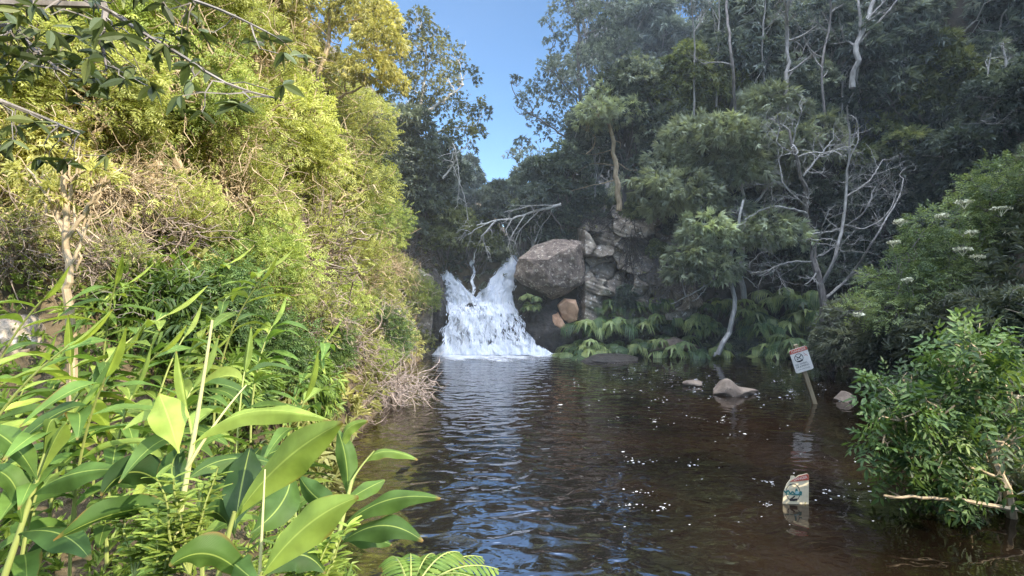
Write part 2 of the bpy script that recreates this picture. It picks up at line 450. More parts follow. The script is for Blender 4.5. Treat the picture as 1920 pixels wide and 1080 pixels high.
def build_water():
    m, nt, ns, L = mat('pool_water')
    g = nt.nodes.new('ShaderNodeNewGeometry')
    mp = N(nt, 'ShaderNodeMapping'); mp.inputs['Scale'].default_value = (.8, 1.1, 1); mp.inputs['Rotation'].default_value = (0, 0, R(-6))
    L.new(g.outputs['Position'], mp.inputs['Vector'])
    a = N(nt, 'ShaderNodeTexNoise', Scale=2.6, Detail=1.0, Roughness=.4, Distortion=.5); L.new(mp.outputs[0], a.inputs['Vector'])
    b = N(nt, 'ShaderNodeTexNoise', Scale=8.5, Detail=1, Roughness=.5, Distortion=.4); L.new(mp.outputs[0], b.inputs['Vector'])
    # waves are stronger down the line of the fall and die out to the right
    vd = N(nt, 'ShaderNodeVectorMath', _operation='MULTIPLY'); vd.inputs[1].default_value = (1, .0, 0); L.new(g.outputs['Position'], vd.inputs[0])
    sp = nt.nodes.new('ShaderNodeSeparateXYZ'); L.new(g.outputs['Position'], sp.inputs['Vector'])
    fall = N(nt, 'ShaderNodeMapRange', From_Min=1.0, From_Max=5.0, To_Min=1.0, To_Max=.26); L.new(sp.outputs['X'], fall.inputs['Value'])
    ad = N(nt, 'ShaderNodeMath', _operation='MULTIPLY_ADD'); ad.inputs[1].default_value = .10; L.new(b.outputs['Fac'], ad.inputs[0]); L.new(a.outputs['Fac'], ad.inputs[2])
    bp = N(nt, 'ShaderNodeBump', Distance=.05); L.new(fall.outputs['Result'], bp.inputs['Strength']); L.new(ad.outputs[0], bp.inputs['Height'])
    n = N(nt, 'ShaderNodeTexNoise', Scale=.5, Detail=5); L.new(g.outputs['Position'], n.inputs['Vector'])
    rp = ramp(nt, [(.3, (.004, .0026, .0016)), (.55, (.011, .0065, .0036)), (.8, (.020, .0115, .006))]); L.new(n.outputs['Fac'], rp.inputs['Fac'])
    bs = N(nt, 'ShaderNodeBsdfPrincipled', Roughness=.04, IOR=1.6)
    ir = N(nt, 'ShaderNodeMapRange', From_Min=.6, From_Max=3.2, To_Min=5.5, To_Max=1.6, _interpolation_type='SMOOTHSTEP'); L.new(sp.outputs['X'], ir.inputs['Value']); L.new(ir.outputs['Result'], bs.inputs['IOR'])  # reflectivity raised toward the left to put in a stronger sky reflection
    L.new(rp.outputs['Color'], bs.inputs['Base Color']); L.new(bp.outputs['Normal'], bs.inputs['Normal'])
    o = nt.nodes.new('ShaderNodeOutputMaterial'); L.new(bs.outputs[0], o.inputs['Surface'])
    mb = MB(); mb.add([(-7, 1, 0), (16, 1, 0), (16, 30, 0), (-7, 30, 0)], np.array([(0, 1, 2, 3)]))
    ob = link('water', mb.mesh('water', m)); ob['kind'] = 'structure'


build_ground(); build_water()


# ------------------------------------------------------------ rocks
def rock_mesh(name, c, rad, seed, m, facets=9, rough=.10, sub=5, rot=0.0):
    import bmesh
    bm = bmesh.new(); bmesh.ops.create_icosphere(bm, subdivisions=sub, radius=1)
    v = np.array([p.co[:] for p in bm.verts]); f = np.array([[x.index for x in fa.verts] for fa in bm.faces]); bm.free()
    r = rng(seed)
    for i in range(facets):
        n = nrm(r.normal(size=3)); d = r.uniform(.55, .85)
        ov = np.maximum(v @ n - d, 0)
        v = v - ov[:, None] * n * .92
    v = v * (1 + rough * wob(v, 2.2, seed)[:, None] + rough * .5 * wob(v, 6, seed + 1)[:, None] + rough * .2 * wob(v, 17, seed + 2)[:, None])
    v = v / np.abs(v).max(0)
    v = v * np.asarray(rad)
    ca, sa = math.cos(rot), math.sin(rot)
    v = np.stack([v[:, 0] * ca + v[:, 2] * sa, v[:, 1], -v[:, 0] * sa + v[:, 2] * ca], -1)
    mb = MB(); mb.add(v, f)
    return mb.mesh(name, m, smooth=True)


def rock(px, py, Y, rpx, rpy, seed, m, label, cat='rock', dy=None, facets=9, rough=.1, rot=0.0, name='rock', group=None, sub=5):
    k = Y / F
    c = W(px, py, Y)
    o = link(name, rock_mesh(name, c, (rpx * k, (dy if dy else max(rpx, rpy) * k * .9), rpy * k), seed, M[m], facets, rough, sub, R(rot)), loc=c)
    return tag(o, label, cat, group)


rock(1020, 620, 26.5, 66, 66, 22, 'rock_wet', 'wet black rock wall below the huge boulder at the edge of the fall', 'rock', 1.0, 18, .20)
rock(884, 532, 28.3, 58, 52, 24, 'rock_wet', 'dark wet rock wedge between the two upper streams of the waterfall', 'rock', .8, 12, .08)
rock(806, 575, 26.5, 30, 95, 28, 'rock_wet', 'tall black rock face along the left edge of the waterfall', 'rock', .9, 12, .09)
rock(778, 570, 25.6, 36, 92, 29, 'rock_cliff', 'grey bank rock behind the dry twigs left of the waterfall', 'rock', .7, 12, .09)
rock(1262, 654, 25.2, 52, 24, 31, 'rock_pool', 'wide tan boulder lying at the waterline under the fronds', 'rock', .9, 8, .06)
rock(1140, 676, 23.6, 62, 13, 33, 'rock_wet', 'flat dark rock just breaking the water right of the falls foam', 'rock', .8, 6, .06)
rock(1300, 719, 17.5, 20, 7, 34, 'rock_pool', 'small low stone in the pool left of the pointed rock', 'rock', .25, 8, .06)
rock(1580, 748, 15.2, 20, 15, 35, 'rock_pool', 'small rounded grey stone in the water right of the leaning sign', 'rock', .28, 6, .04)
rock(28, 650, 5.6, 60, 62, 37, 'rock_cliff', 'brown rock behind the ginger leaves at the left edge', 'rock', .4, 10, .08)


def poly_rock(outline, Y, depth, seed, m, label, cat='rock', name='rock', rough=.05, facets=8, group=None, planes=()):
    """a boulder whose outline, seen from the near bank, is the given polygon"""
    import bmesh
    bm = bmesh.new(); bmesh.ops.create_icosphere(bm, subdivisions=6, radius=1)
    v = np.array([p.co[:] for p in bm.verts]); f = np.array([[x.index for x in fa.verts] for fa in bm.faces]); bm.free()
    P = np.array([W(x, y, Y) for x, y in outline]); c = P.mean(0); Q = (P - c)[:, [0, 2]]
    r = rng(seed)
    for i in range(facets):
        n = nrm(r.normal(size=3) * np.array([.6, 1.3, .6])); d = r.uniform(.62, .85)
        v = v - np.maximum(v @ n - d, 0)[:, None] * n * .95
    for n, d in planes:
        n = nrm(n); v = v - np.maximum(v @ n - d, 0)[:, None] * n * .97
    h = np.hypot(v[:, 0], v[:, 2]); an = np.arctan2(v[:, 2], v[:, 0])
    pa = np.arctan2(Q[:, 1], Q[:, 0]); o = np.argsort(pa); Q = Q[o]; k = len(Q)
    tt = np.linspace(0, 1, 40); B = np.concatenate([Q[i] + (Q[(i + 1) % k] - Q[i]) * tt[:-1, None] for i in range(k)])
    ba = np.arctan2(B[:, 1], B[:, 0]); br = np.hypot(B[:, 0], B[:, 1]); s = np.argsort(ba)
    R0 = np.interp(an, np.concatenate([ba[s] - 2 * np.pi, ba[s], ba[s] + 2 * np.pi]), np.tile(br[s], 3))
    hh = np.sin(np.clip(h, 0, 1) * np.pi / 2) ** .9
    V = np.stack([np.cos(an) * R0 * hh, v[:, 1] * depth, np.sin(an) * R0 * hh], -1)
    w = V + c
    V = V * (1 + rough * wob(w, 1.6, seed) + rough * .6 * wob(w, 5, seed + 1) + rough * .3 * wob(w, 14, seed + 2))[:, None]
    mb = MB(); mb.add(V, f, .5 + .2 * wob(w, 1.0, seed))
    return tag(link(name, mb.mesh(name, M[m], smooth=True), loc=c), label, cat, group)


poly_rock([(961, 520), (972, 484), (1005, 457), (1040, 444), (1094, 451), (1098, 500), (1092, 532), (1062, 552), (1036, 563), (1000, 544), (976, 534)], 26.0, 1.3, 3, 'rock_big', 'huge angular boulder mottled with pale lichen right beside the waterfall', 'boulder', 'boulder', .03, 0, None,
          (((-.15, -.45, .88), .50), ((-.55, -.8, -.2), .62), ((.45, -.88, -.12), .60), ((.1, -.6, -.8), .62), ((.75, -.5, .45), .66)))
poly_rock([(1044, 572), (1058, 559), (1078, 562), (1084, 580), (1080, 600), (1066, 606), (1050, 596)], 26.2, .6, 8, 'rock_orange', 'orange tan cracked rock tucked under the huge boulder', rough=.04)
poly_rock([(1034, 590), (1046, 586), (1058, 606), (1064, 618), (1050, 632), (1038, 620)], 26.15, .5, 9, 'rock_orange', 'small brownish orange stone below the orange cracked rock', rough=.05)
poly_rock([(866, 578), (880, 568), (902, 571), (908, 582), (900, 590), (872, 590)], 26.78, .3, 26, 'rock_wet', 'small dark rock knob poking through the white curtain of the fall', rough=.08)
rock(925, 612, 27.9, 110, 75, 27, 'rock_wet', 'black rock face behind the lower curtain of the waterfall', 'rock', .6, 8, .08)


def cliff():
    """broken cliff: blocks set at different depths with crevices between them"""
    r = rng(33); nu, nv = 230, 190
    U = np.linspace(1068, 1330, nu); V = np.linspace(384, 600, nv)
    PX, PY = np.meshgrid(U, V)
    q = np.stack([PX * .03, PY * .03, PX * 0], -1)
    wx = PX + 11 * wob(q, 1.6, 1) + 4 * wob(q, 5, 2); wy = (PY + 9 * wob(q, 1.6, 4) + 3 * wob(q, 5, 5)) * 1.25
    sd = np.stack([r.uniform(1060, 1340, 34), r.uniform(360, 610, 34) * 1.25], -1)
    D = np.sqrt((wx[..., None] - sd[:, 0]) ** 2 + (wy[..., None] - sd[:, 1]) ** 2)
    idx = np.argsort(D, -1)[..., :2]; f1 = np.take_along_axis(D, idx[..., :1], -1)[..., 0]; f2 = np.take_along_axis(D, idx[..., 1:2], -1)[..., 0]
    cell = r.uniform(0, 1, 34)[idx[..., 0]]; tilt = r.normal(size=(34, 2))[idx[..., 0]]
    rel = np.stack([wx, wy], -1) - sd[idx[..., 0]]
    crev = np.exp(-(f2 - f1) / 2.2)
    Y = 26.5 + (575 - PY) / 200 * 1.2 - cell * 1.0 + (rel * tilt).sum(-1) * .009 + crev * .30 * np.clip(.6 + 1.2 * wob(q, 1.5, 6), 0, 2) + .14 * wob(q, 3, 2) + .05 * wob(q, 9, 3)
    eu = np.abs(PX - 1195) / 130; ev = np.clip((430 - PY) / 45, 0, 1)
    Y += 2.2 * np.clip(eu - .75, 0, 1) * 4 + 2.2 * ev ** 2
    P = np.stack([(PX - 960) / F * Y, Y, EYE - (PY - 540) / F * Y], -1)
    i = np.arange(nv - 1)[:, None] * nu + np.arange(nu - 1)[None]
    base = W(1195, 600, 27.5)
    mb = MB(); mb.add(P, np.stack([i, i + 1, i + nu + 1, i + nu], -1).reshape(-1, 4), (.28 + .35 * cell - .15 * crev + .15 * wob(q, 2, 5)).ravel())  # tint darkened along the crevices, shade put into the rock colour
    o = link('cliff', mb.mesh('cliff', M['rock_cliff'], base, True), loc=base)
    tag(o, 'broken tan grey cliff of cracked blocks behind the fronds and the slender pine', 'cliff')


cliff()


def pointed_rock():
    k = 16.2 / F; c = W(1378, 738, 16.2)
    me = rock_mesh('rock', c, (48 * k, .5, 30 * k), 41, M['rock_pool'], 7, .05)
    n = len(me.vertices); co = np.zeros(n * 3); me.vertices.foreach_get('co', co); co = co.reshape(-1, 3)
    x = co[:, 0] / (48 * k); z = co[:, 2]
    prof = .40 + .62 * np.exp(-((x + .36) / .33) ** 2)
    co[:, 2] = np.where(z > 0, z * prof, z)
    me.vertices.foreach_set('co', co.ravel()); me.update()
    tag(link('rock', me, loc=c), 'pointed tan rock with a low tail standing in the middle of the pool', 'rock')


pointed_rock()


# ------------------------------------------------------------ waterfall
def foam_mat(name, lo, hi, sx, sy, alpha=True, bright=.86, coord='UV', seed=0.0):
    m, nt, ns, L = mat(name)
    tc = nt.nodes.new('ShaderNodeTexCoord')
    mp = N(nt, 'ShaderNodeMapping'); mp.inputs['Scale'].default_value = (sx, sy, 1); mp.inputs['Location'].default_value = (seed, seed, 0)
    L.new(tc.outputs[coord], mp.inputs['Vector'])
    nz = N(nt, 'ShaderNodeTexNoise', Scale=1, Detail=7, Roughness=.72, Distortion=.5); L.new(mp.outputs[0], nz.inputs['Vector'])
    at = N(nt, 'ShaderNodeAttribute', _attribute_name='tint')
    su = N(nt, 'ShaderNodeMath', _operation='ADD'); L.new(nz.outputs['Fac'], su.inputs[0]); L.new(at.outputs['Fac'], su.inputs[1])
    al = N(nt, 'ShaderNodeMapRange', From_Min=lo, From_Max=hi); L.new(su.outputs[0], al.inputs['Value'])
    cr = ramp(nt, [(.35, (bright * .62, bright * .68, bright * .78)), (.6, (bright, bright, bright))]); L.new(nz.outputs['Fac'], cr.inputs['Fac'])
    bs = N(nt, 'ShaderNodeBsdfPrincipled', Roughness=.55); L.new(cr.outputs['Color'], bs.inputs['Base Color'])
    bs.inputs['Subsurface Weight'].default_value = 0
    bp = N(nt, 'ShaderNodeBump', Strength=.7, Distance=.08); L.new(nz.outputs['Fac'], bp.inputs['Height']); L.new(bp.outputs['Normal'], bs.inputs['Normal'])
    o = nt.nodes.new('ShaderNodeOutputMaterial')
    if alpha:
        t = nt.nodes.new('ShaderNodeBsdfTransparent'); ms = nt.nodes.new('ShaderNodeMixShader')
        L.new(al.outputs['Result'], ms.inputs['Fac']); L.new(t.outputs[0], ms.inputs[1]); L.new(bs.outputs[0], ms.inputs[2]); L.new(ms.outputs[0], o.inputs['Surface'])
    else:
        L.new(bs.outputs[0], o.inputs['Surface'])
    return m


def build_falls():
    base = W(920, 662, 25.6); base[2] = 0
    root = empty('waterfall', base, 'white double waterfall spilling between dark rocks into the pool', 'waterfall')
    foam = foam_mat('falling_whitewater', .46, .62, 17, 5, True, .95)
    solid = foam_mat('whitewater_strand', 0, 1, 8, 8, False, .95)
    yp = lambda py: np.interp(py, [480, 505, 570, 590, 664], [28.2, 27.6, 27.0, 26.35, 25.5])
    streams = [('stream', [(478, 953, 972), (495, 944, 972), (510, 930, 968), (540, 908, 961), (560, 890, 964), (588, 880, 972)], .27, 1),
               ('stream', [(506, 830, 838), (525, 830, 858), (545, 834, 878), (562, 838, 900), (588, 838, 906)], .20, 2),
               ('curtain', [(566, 838, 964), (590, 838, 974), (620, 829, 991), (645, 821, 1006), (666, 810, 1040)], .115, 3)]
    r = rng(5)
    strands = MB()
    for name, rows, tbase, sd in streams:
        rows = np.array(rows, float)
        nv, nu = 70, 60
        py = np.linspace(rows[0, 0], rows[-1, 0], nv)
        l = np.interp(py, rows[:, 0], rows[:, 1]); rr = np.interp(py, rows[:, 0], rows[:, 2])
        u = np.linspace(0, 1, nu)
        ed = 3.5 * wob(np.stack([py * .12, py * 0, py * 0 + sd], -1), 1.6, sd)
        PX = (l + ed)[:, None] + (rr - l)[:, None] * u[None]
        PY = np.repeat(py[:, None], nu, 1)
        Yd = yp(PY)
        Yd = Yd - .28 * np.sin(u * np.pi)[None] ** .7 - .12 * wob(np.stack([PX * .12, PY * .03, PX * 0], -1), 1.5, sd)
        P = np.stack([(PX - 960) / F * Yd, Yd, EYE - (PY - 540) / F * Yd], -1)
        e = np.minimum(u, 1 - u)[None] * 2
        t = tbase * np.ones_like(PX) + .10 * np.clip(e * 3, 0, 1) - .16 * (e < .06) - .05
        if name == 'stream': t = t - .28 * (1 - sstep(0, 13, PY - rows[0, 0]))
        if name == 'curtain':
            for (hx, hy, a, b, k) in ((882, 632, 8, 22, .12), (866, 640, 5, 18, .10), (958, 622, 24, 28, .17), (915, 640, 12, 20, .12), (884, 580, 20, 9, .13), (905, 606, 7, 16, .10), (858, 612, 5, 22, .10)):
                t = t - k * np.exp(-((PX - hx) / a) ** 2 - ((PY - hy) / b) ** 2)
            t = t + .25 * sstep(640, 664, PY)
        i = np.arange(nv - 1)[:, None] * nu + np.arange(nu - 1)[None]
        mb = MB(); mb.add(P, np.stack([i, i + 1, i + nu + 1, i + nu], -1).reshape(-1, 4), t.ravel(),
                          np.stack([PX / 130, PY / 130], -1).reshape(-1, 2))
        link(name, mb.mesh(name, foam, base, True), root)
        # separate threads of white water and spatter
        n = 900 if name == 'curtain' else 360
        for _ in range(n):
            a0 = r.integers(0 if name == 'curtain' else 9, nv - 8); ln = int(r.integers(3, 9)); uu = r.uniform(0, 1)
            if name == 'curtain' and t[a0, int(uu * (nu - 1))] < -.02 and r.uniform() < .85: continue
            k = np.arange(a0, min(nv - 1, a0 + ln)); c = int(uu * (nu - 1))
            pts = P[k, c] + np.array([r.normal() * .05, -r.uniform(.03, .14), r.normal() * .05])
            w = r.uniform(.008, .028) * np.sin(np.linspace(.3, 2.9, len(k)))
            s = np.stack([pts + np.array([1, 0, 0]) * w[:, None], pts - np.array([1, 0, 0]) * w[:, None]], 1).reshape(-1, 3)
            j = np.arange(len(k) - 1) * 2
            strands.add(s, np.stack([j, j + 1, j + 3, j + 2], -1), r.uniform(.3, .7))
        for _ in range(320):
            a0 = r.integers(4, nv); c = r.integers(0, nu)
            p = P[a0, c] + r.normal(size=3) * (.10, .06, .10) - np.array([0, .12, 0])
            q = r.uniform(.012, .032); d = r.normal(size=(3, 3)) * q
            strands.add(p + d, np.array([(0, 1, 2)]), .5)
    # thin trickle between the streams
    py = np.linspace(488, 572, 24); px = 887 + 2.5 * np.sin(py * .2)
    Yd = yp(py) - .45
    P = np.stack([(px - 960) / F * Yd, Yd, EYE - (py - 540) / F * Yd], -1)
    wd = .05 + .06 * (py < 498) + .03 * r.uniform(size=24)
    mb = MB(); mb.add(np.stack([P - np.array([1, 0, 0]) * wd[:, None], P + np.array([1, 0, 0]) * wd[:, None]], 1).reshape(-1, 3),
                      np.stack([np.arange(23) * 2, np.arange(23) * 2 + 1, np.arange(23) * 2 + 3, np.arange(23) * 2 + 2], -1), .1,
                      np.stack([np.tile([0, .06], 24), np.repeat(py / 60, 2)], -1))
    link('trickle', mb.mesh('trickle', foam_mat('trickle_water', .45, .62, 12, 6), base), root)
    link('spray', strands.mesh('spray', solid, base), root)
    # foam apron on the pool
    fm = foam_mat('pool_foam', .44, .66, 2.6, 5.2, True, .85, 'Object')
    px = np.linspace(770, 1110, 120); v = np.linspace(0, 1, 26)
    top = 661 + 0 * px; bot = np.interp(px, [770, 800, 850, 930, 1010, 1060, 1110], [667, 675, 681, 680, 678, 673, 667])
    PY = top[None] + (bot - top)[None] * v[:, None]; PX = np.repeat(px[None], 26, 0)
    Yd = EYE * F / (PY - 540)
    P = np.stack([(PX - 960) / F * Yd, Yd, 0.006 + 0 * PX + .05 * np.clip(wob(np.stack([PX * .1, PY * .5, PX * 0], -1), 1, 4), 0, 1) * (1 - v[:, None]) ** 2], -1)
    t = .30 - .52 * np.abs(v[:, None] - .12) ** .9 + .14 * wob(np.stack([PX * .06, PY * .25, PX * 0], -1), 1, 7) - .55 * np.clip(np.abs(PX - 935) / 130 - .70, 0, 2)
    i = np.arange(25)[:, None] * 120 + np.arange(119)[None]
    mb = MB(); mb.add(P, np.stack([i, i + 1, i + 121, i + 120], -1).reshape(-1, 4), t.ravel(), np.stack([PX, PY], -1).reshape(-1, 2) / 100)
    link('foam', mb.mesh('foam', fm, base, True), root)


build_falls()


def build_flecks():
    """flecks of foam drifting on the pool: nobody could count them"""
    r = rng(12); mb = MB()
    spots = []
    for _ in range(64):                                   # drifting strings of foam
        cx, cy = (r.normal(1270, 110), 688 + abs(r.normal(0, 60))) if r.uniform() < .82 else (r.uniform(1100, 1800), r.uniform(860, 960))
        sl = r.normal(0, .12); ln = r.uniform(10, 60)
        for _ in range(int(r.integers(3, 14))):
            u = r.normal(0, .5) * ln; spots.append((cx + u, cy + u * sl + r.normal(0, 3.5)))
    for _ in range(60): spots.append((r.uniform(1130, 1700), r.uniform(690, 1000)))
    for px, py in spots:
        if py < 676 or py > 1075: continue
        Y = EYE * F / (py - 540); x = (px - 960) / F * Y
        if sdist(np.array([x]), np.array([Y]))[0] > -.3: continue
        s = (.0045 + .009 * r.uniform() ** 3) * (1 + Y * .035) * (1.6 if r.uniform() < .1 else 1); k = 7
        a = np.arange(k) * 6.283 / k + r.uniform(0, 1); q = r.uniform(.6, 1.2, k) * s
        v = np.stack([x + np.cos(a) * q * r.uniform(1, 2.2), Y + np.sin(a) * q, np.full(k, .005)], -1)
        v = np.concatenate([v, [(x, Y, .005 + s * .35)]])
        mb.add(v, np.array([(i, (i + 1) % k, k) for i in range(k)]))
    o = link('foam_flecks', mb.mesh('foam_flecks', plain('foam_fleck', (.62, .62, .60), .5))); o['kind'] = 'stuff'
    o['label'] = 'white foam flecks drifting over the dark pool'


build_flecks()


# ------------------------------------------------------------ warning signs
def poly_prism(mb, pts, y0, y1, mat=0):
    """a flat plate: outline PTS in x,z extruded from y0 (front) to y1"""
    n = len(pts)
    v = [(x, y0, z) for x, z in pts] + [(x, y1, z) for x, z in pts]
    mb.add(v, np.array([list(range(n))]), mat=mat); mb.n
    mb.add(v, np.array([list(range(2 * n - 1, n - 1, -1))]), mat=mat)
    mb.add(v, np.array([(i, i + n, (i + 1) % n + n, (i + 1) % n) for i in range(n)]), mat=mat)


def disc_ring(mb, c, r0, r1, y, a0=0, a1=6.2832, n=40, sx=1.0):
    a = np.linspace(a0, a1, n)
    v = np.concatenate([np.stack([c[0] + np.cos(a) * r0 * sx, 0 * a + y, c[1] + np.sin(a) * r0], -1), np.stack([c[0] + np.cos(a) * r1 * sx, 0 * a + y, c[1] + np.sin(a) * r1], -1)])
    i = np.arange(n - 1)
    mb.add(v, np.stack([i, i + n, i + n + 1, i + 1], -1))


def bar2(mb, p, q, w, y):
    p = np.array(p, float); q = np.array(q, float); d = nrm(q - p); s = np.array([-d[1], d[0]]) * w / 2
    mb.add([(a[0], y, a[1]) for a in (p - s, q - s, q + s, p + s)], np.array([(0, 1, 2, 3)]))


def text_mesh(txt, size, x, z, y, m, sx=1.0, rot=0.0, bold=.0):
    cu = bpy.data.curves.new('lettering', 'FONT'); cu.body = txt; cu.size = size; cu.align_x = 'CENTER'; cu.align_y = 'CENTER'; cu.offset = bold
    o = bpy.data.objects.new('lettering', cu); col.objects.link(o)
    dg = bpy.context.evaluated_depsgraph_get(); me = bpy.data.meshes.new_from_object(o.evaluated_get(dg))
    bpy.data.objects.remove(o)
    me.transform(Matrix.Translation((x, y, z)) @ Matrix.Rotation(rot, 4, 'Y') @ Matrix.Rotation(R(90), 4, 'X') @ Matrix.Scale(sx, 4, (1, 0, 0)))
    me.materials.clear(); me.materials.append(m)
    return me


def rounded(w, h, r, n=5):
    pts = []
    for cx, cz, a in ((w / 2 - r, h / 2 - r, 0), (-w / 2 + r, h / 2 - r, 90), (-w / 2 + r, -h / 2 + r, 180), (w / 2 - r, -h / 2 + r, 270)):
        for i in range(n): t = R(a + 90 * i / (n - 1)); pts.append((cx + r * math.cos(t), cz + r * math.sin(t)))
    return pts


M['sign_white'] = noise_mat('weathered_sign_board', [(.3, (.62, .58, .51)), (.7, (.82, .78, .70))], 6, .6, .1, .01, spots=(14, .68, (.42, .36, .26)))
M['sign_cream'] = noise_mat('stained_sign_board', [(.3, (.52, .44, .28)), (.7, (.76, .66, .45))], 7, .6, .1, .01, spots=(12, .66, (.40, .34, .16)))
M['sign_red'] = noise_mat('faded_red_paint', [(.3, (.38, .06, .035)), (.7, (.55, .13, .075))], 12, .6, .05, .01)
M['sign_black'] = plain('black_print', (.03, .028, .028))
M['sign_pink'] = plain('faded_pink_print', (.58, .30, .24))
M['sign_print'] = plain('pale_print', (.72, .58, .5))
M['teal'] = plain('teal_paint', (.03, .17, .15))
M['post_wood'] = noise_mat('weathered_post_wood', [(.3, (.16, .12, .07)), (.7, (.40, .33, .20))], 6, .85, .4, .01, stretch=(1, 1, .12))


def far_sign():
    Y = 14.75; b = W(1528, 762, Y); b[2] = 0
    root = empty('warning_sign', b, 'leaning wooden post in the pool carrying a complete white sign with red DANGER header', 'sign', 'danger signs standing in the pool')
    root.rotation_euler = (R(3), R(-18.5), R(-6))
    mb = MB(); w = .048
    v = [(sx * w, sy * .04, z) for z in (-.7, 1.62) for sx, sy in ((-1, -1), (1, -1), (1, 1), (-1, 1))]
    mb.add(v, np.array([(0, 1, 5, 4), (1, 2, 6, 5), (2, 3, 7, 6), (3, 0, 4, 7), (4, 5, 6, 7)]))
    link('post', mb.mesh('post', M['post_wood']), root)
    bw, bh, cz = .455, .625, 1.22
    bd = MB(); poly_prism(bd, rounded(bw, bh, .045), -.066, -.052)
    board = link('board', bd.mesh('board', M['sign_white']), root, (-.0, 0, cz))
    hd = MB(); pts = [p for p in rounded(bw - .006, bh - .006, .045) if p[1] > .2]
    pts = [(bw / 2 - .003, .205)] + pts + [(-bw / 2 + .003, .205)]
    poly_prism(hd, pts, -.069, -.0665)
    link('header', hd.mesh('header', M['sign_red']), board)
    link('lettering', text_mesh('DANGER', .088, 0, .253, -.0705, M['sign_print'], 1.05, bold=.001), board)
    pc = MB(); disc_ring(pc, (-.045, .065), .098, .112, -.069)
    bar2(pc, (-.12, .14), (.03, -.01), .014, -.0695)
    bar2(pc, (.03, .12), (-.05, .06), .022, -.070); bar2(pc, (-.05, .06), (-.10, .085), .012, -.0702)          # diving figure
    bar2(pc, (-.115, -.02), (.03, -.02), .03, -.0704); disc_ring(pc, (-.085, .035), 0, .017, -.0706, n=14)
    link('pictogram', pc.mesh('pictogram', M['sign_black']), board)
    mk = MB(); bar2(mk, (.10, .16), (.18, .05), .014, -.069); bar2(mk, (.10, .08), (.17, .10), .012, -.0693)
    link('side_print', mk.mesh('side_print', M['sign_pink']), board)
    link('lettering', text_mesh('NO DIVING', .062, -.03, -.10, -.069, M['sign_black'], .95), board)
    link('lettering', text_mesh('OR JUMPING', .062, -.02, -.165, -.069, M['sign_black'], .95), board)
    link('lettering', text_mesh('SHALLOW WATER', .036, .0, -.24, -.069, M['sign_black'], 1), board)


def near_sign():
    Y = 7.92; k = Y / F; b = W(1491, 946, Y); b[2] = 0
    root = empty('warning_sign', b, 'half sunk cream sign with broken top corner and green scrawl in the water', 'sign', 'danger signs standing in the pool')
    root.rotation_euler = (R(-4), 0, R(-3))
    q = lambda px, py: ((px - 1491) * k, (946 - py) * k)
    out = [q(1514, 975), q(1517, 893), q(1514, 890), q(1498, 894), q(1493, 898), q(1490, 895), q(1484, 895), q(1483, 901), q(1476, 910), q(1470, 925), q(1467, 948), q(1466, 985)]
    bd = MB(); poly_prism(bd, out, -.012, 0)
    board = link('board', bd.mesh('board', M['sign_cream']), root)
    hd = MB(); poly_prism(hd, [q(1516.4, 902), q(1516.6, 893), q(1514, 891), q(1499, 895), q(1490, 900), q(1481, 906)], -.0150, -.0125)
    link('header', hd.mesh('header', M['sign_red']), board)
    x, z = q(1501, 899)
    link('lettering', text_mesh('DANGER', .052, x, z, -.0162, M['sign_print'], .9, R(-12), bold=.001), board)
    pc = MB(); c = q(1487, 925); disc_ring(pc, c, .110, .119, -.0145, sx=.82)
    bar2(pc, q(1480, 939), q(1494, 938), .030, -.0148); bar2(pc, q(1480, 939), q(1490, 932), .02, -.0150)
    link('pictogram', pc.mesh('pictogram', M['sign_black']), board)
    gr = MB(); r = rng(8)
    pts = [(1470, 922), (1474, 926), (1478, 921), (1482, 928), (1486, 923), (1490, 929), (1493, 918), (1496, 927), (1502, 923), (1501, 930)]
    for i, (a, bq) in enumerate(zip(pts[:-1], pts[1:])): bar2(gr, q(*a), q(*bq), .019, -.0165 - i * .0002)
    bar2(gr, q(1473, 928), q(1500, 929), .014, -.0190)
    link('scrawl', gr.mesh('scrawl', M['teal']), board)
    bl = MB(); disc_ring(bl, q(1494, 925), 0, .022, -.0195, n=12, sx=1.4)
    link('paint_blob', bl.mesh('paint_blob', plain('pale_teal_paint', (.35, .5, .47))), board)


far_sign(); near_sign()


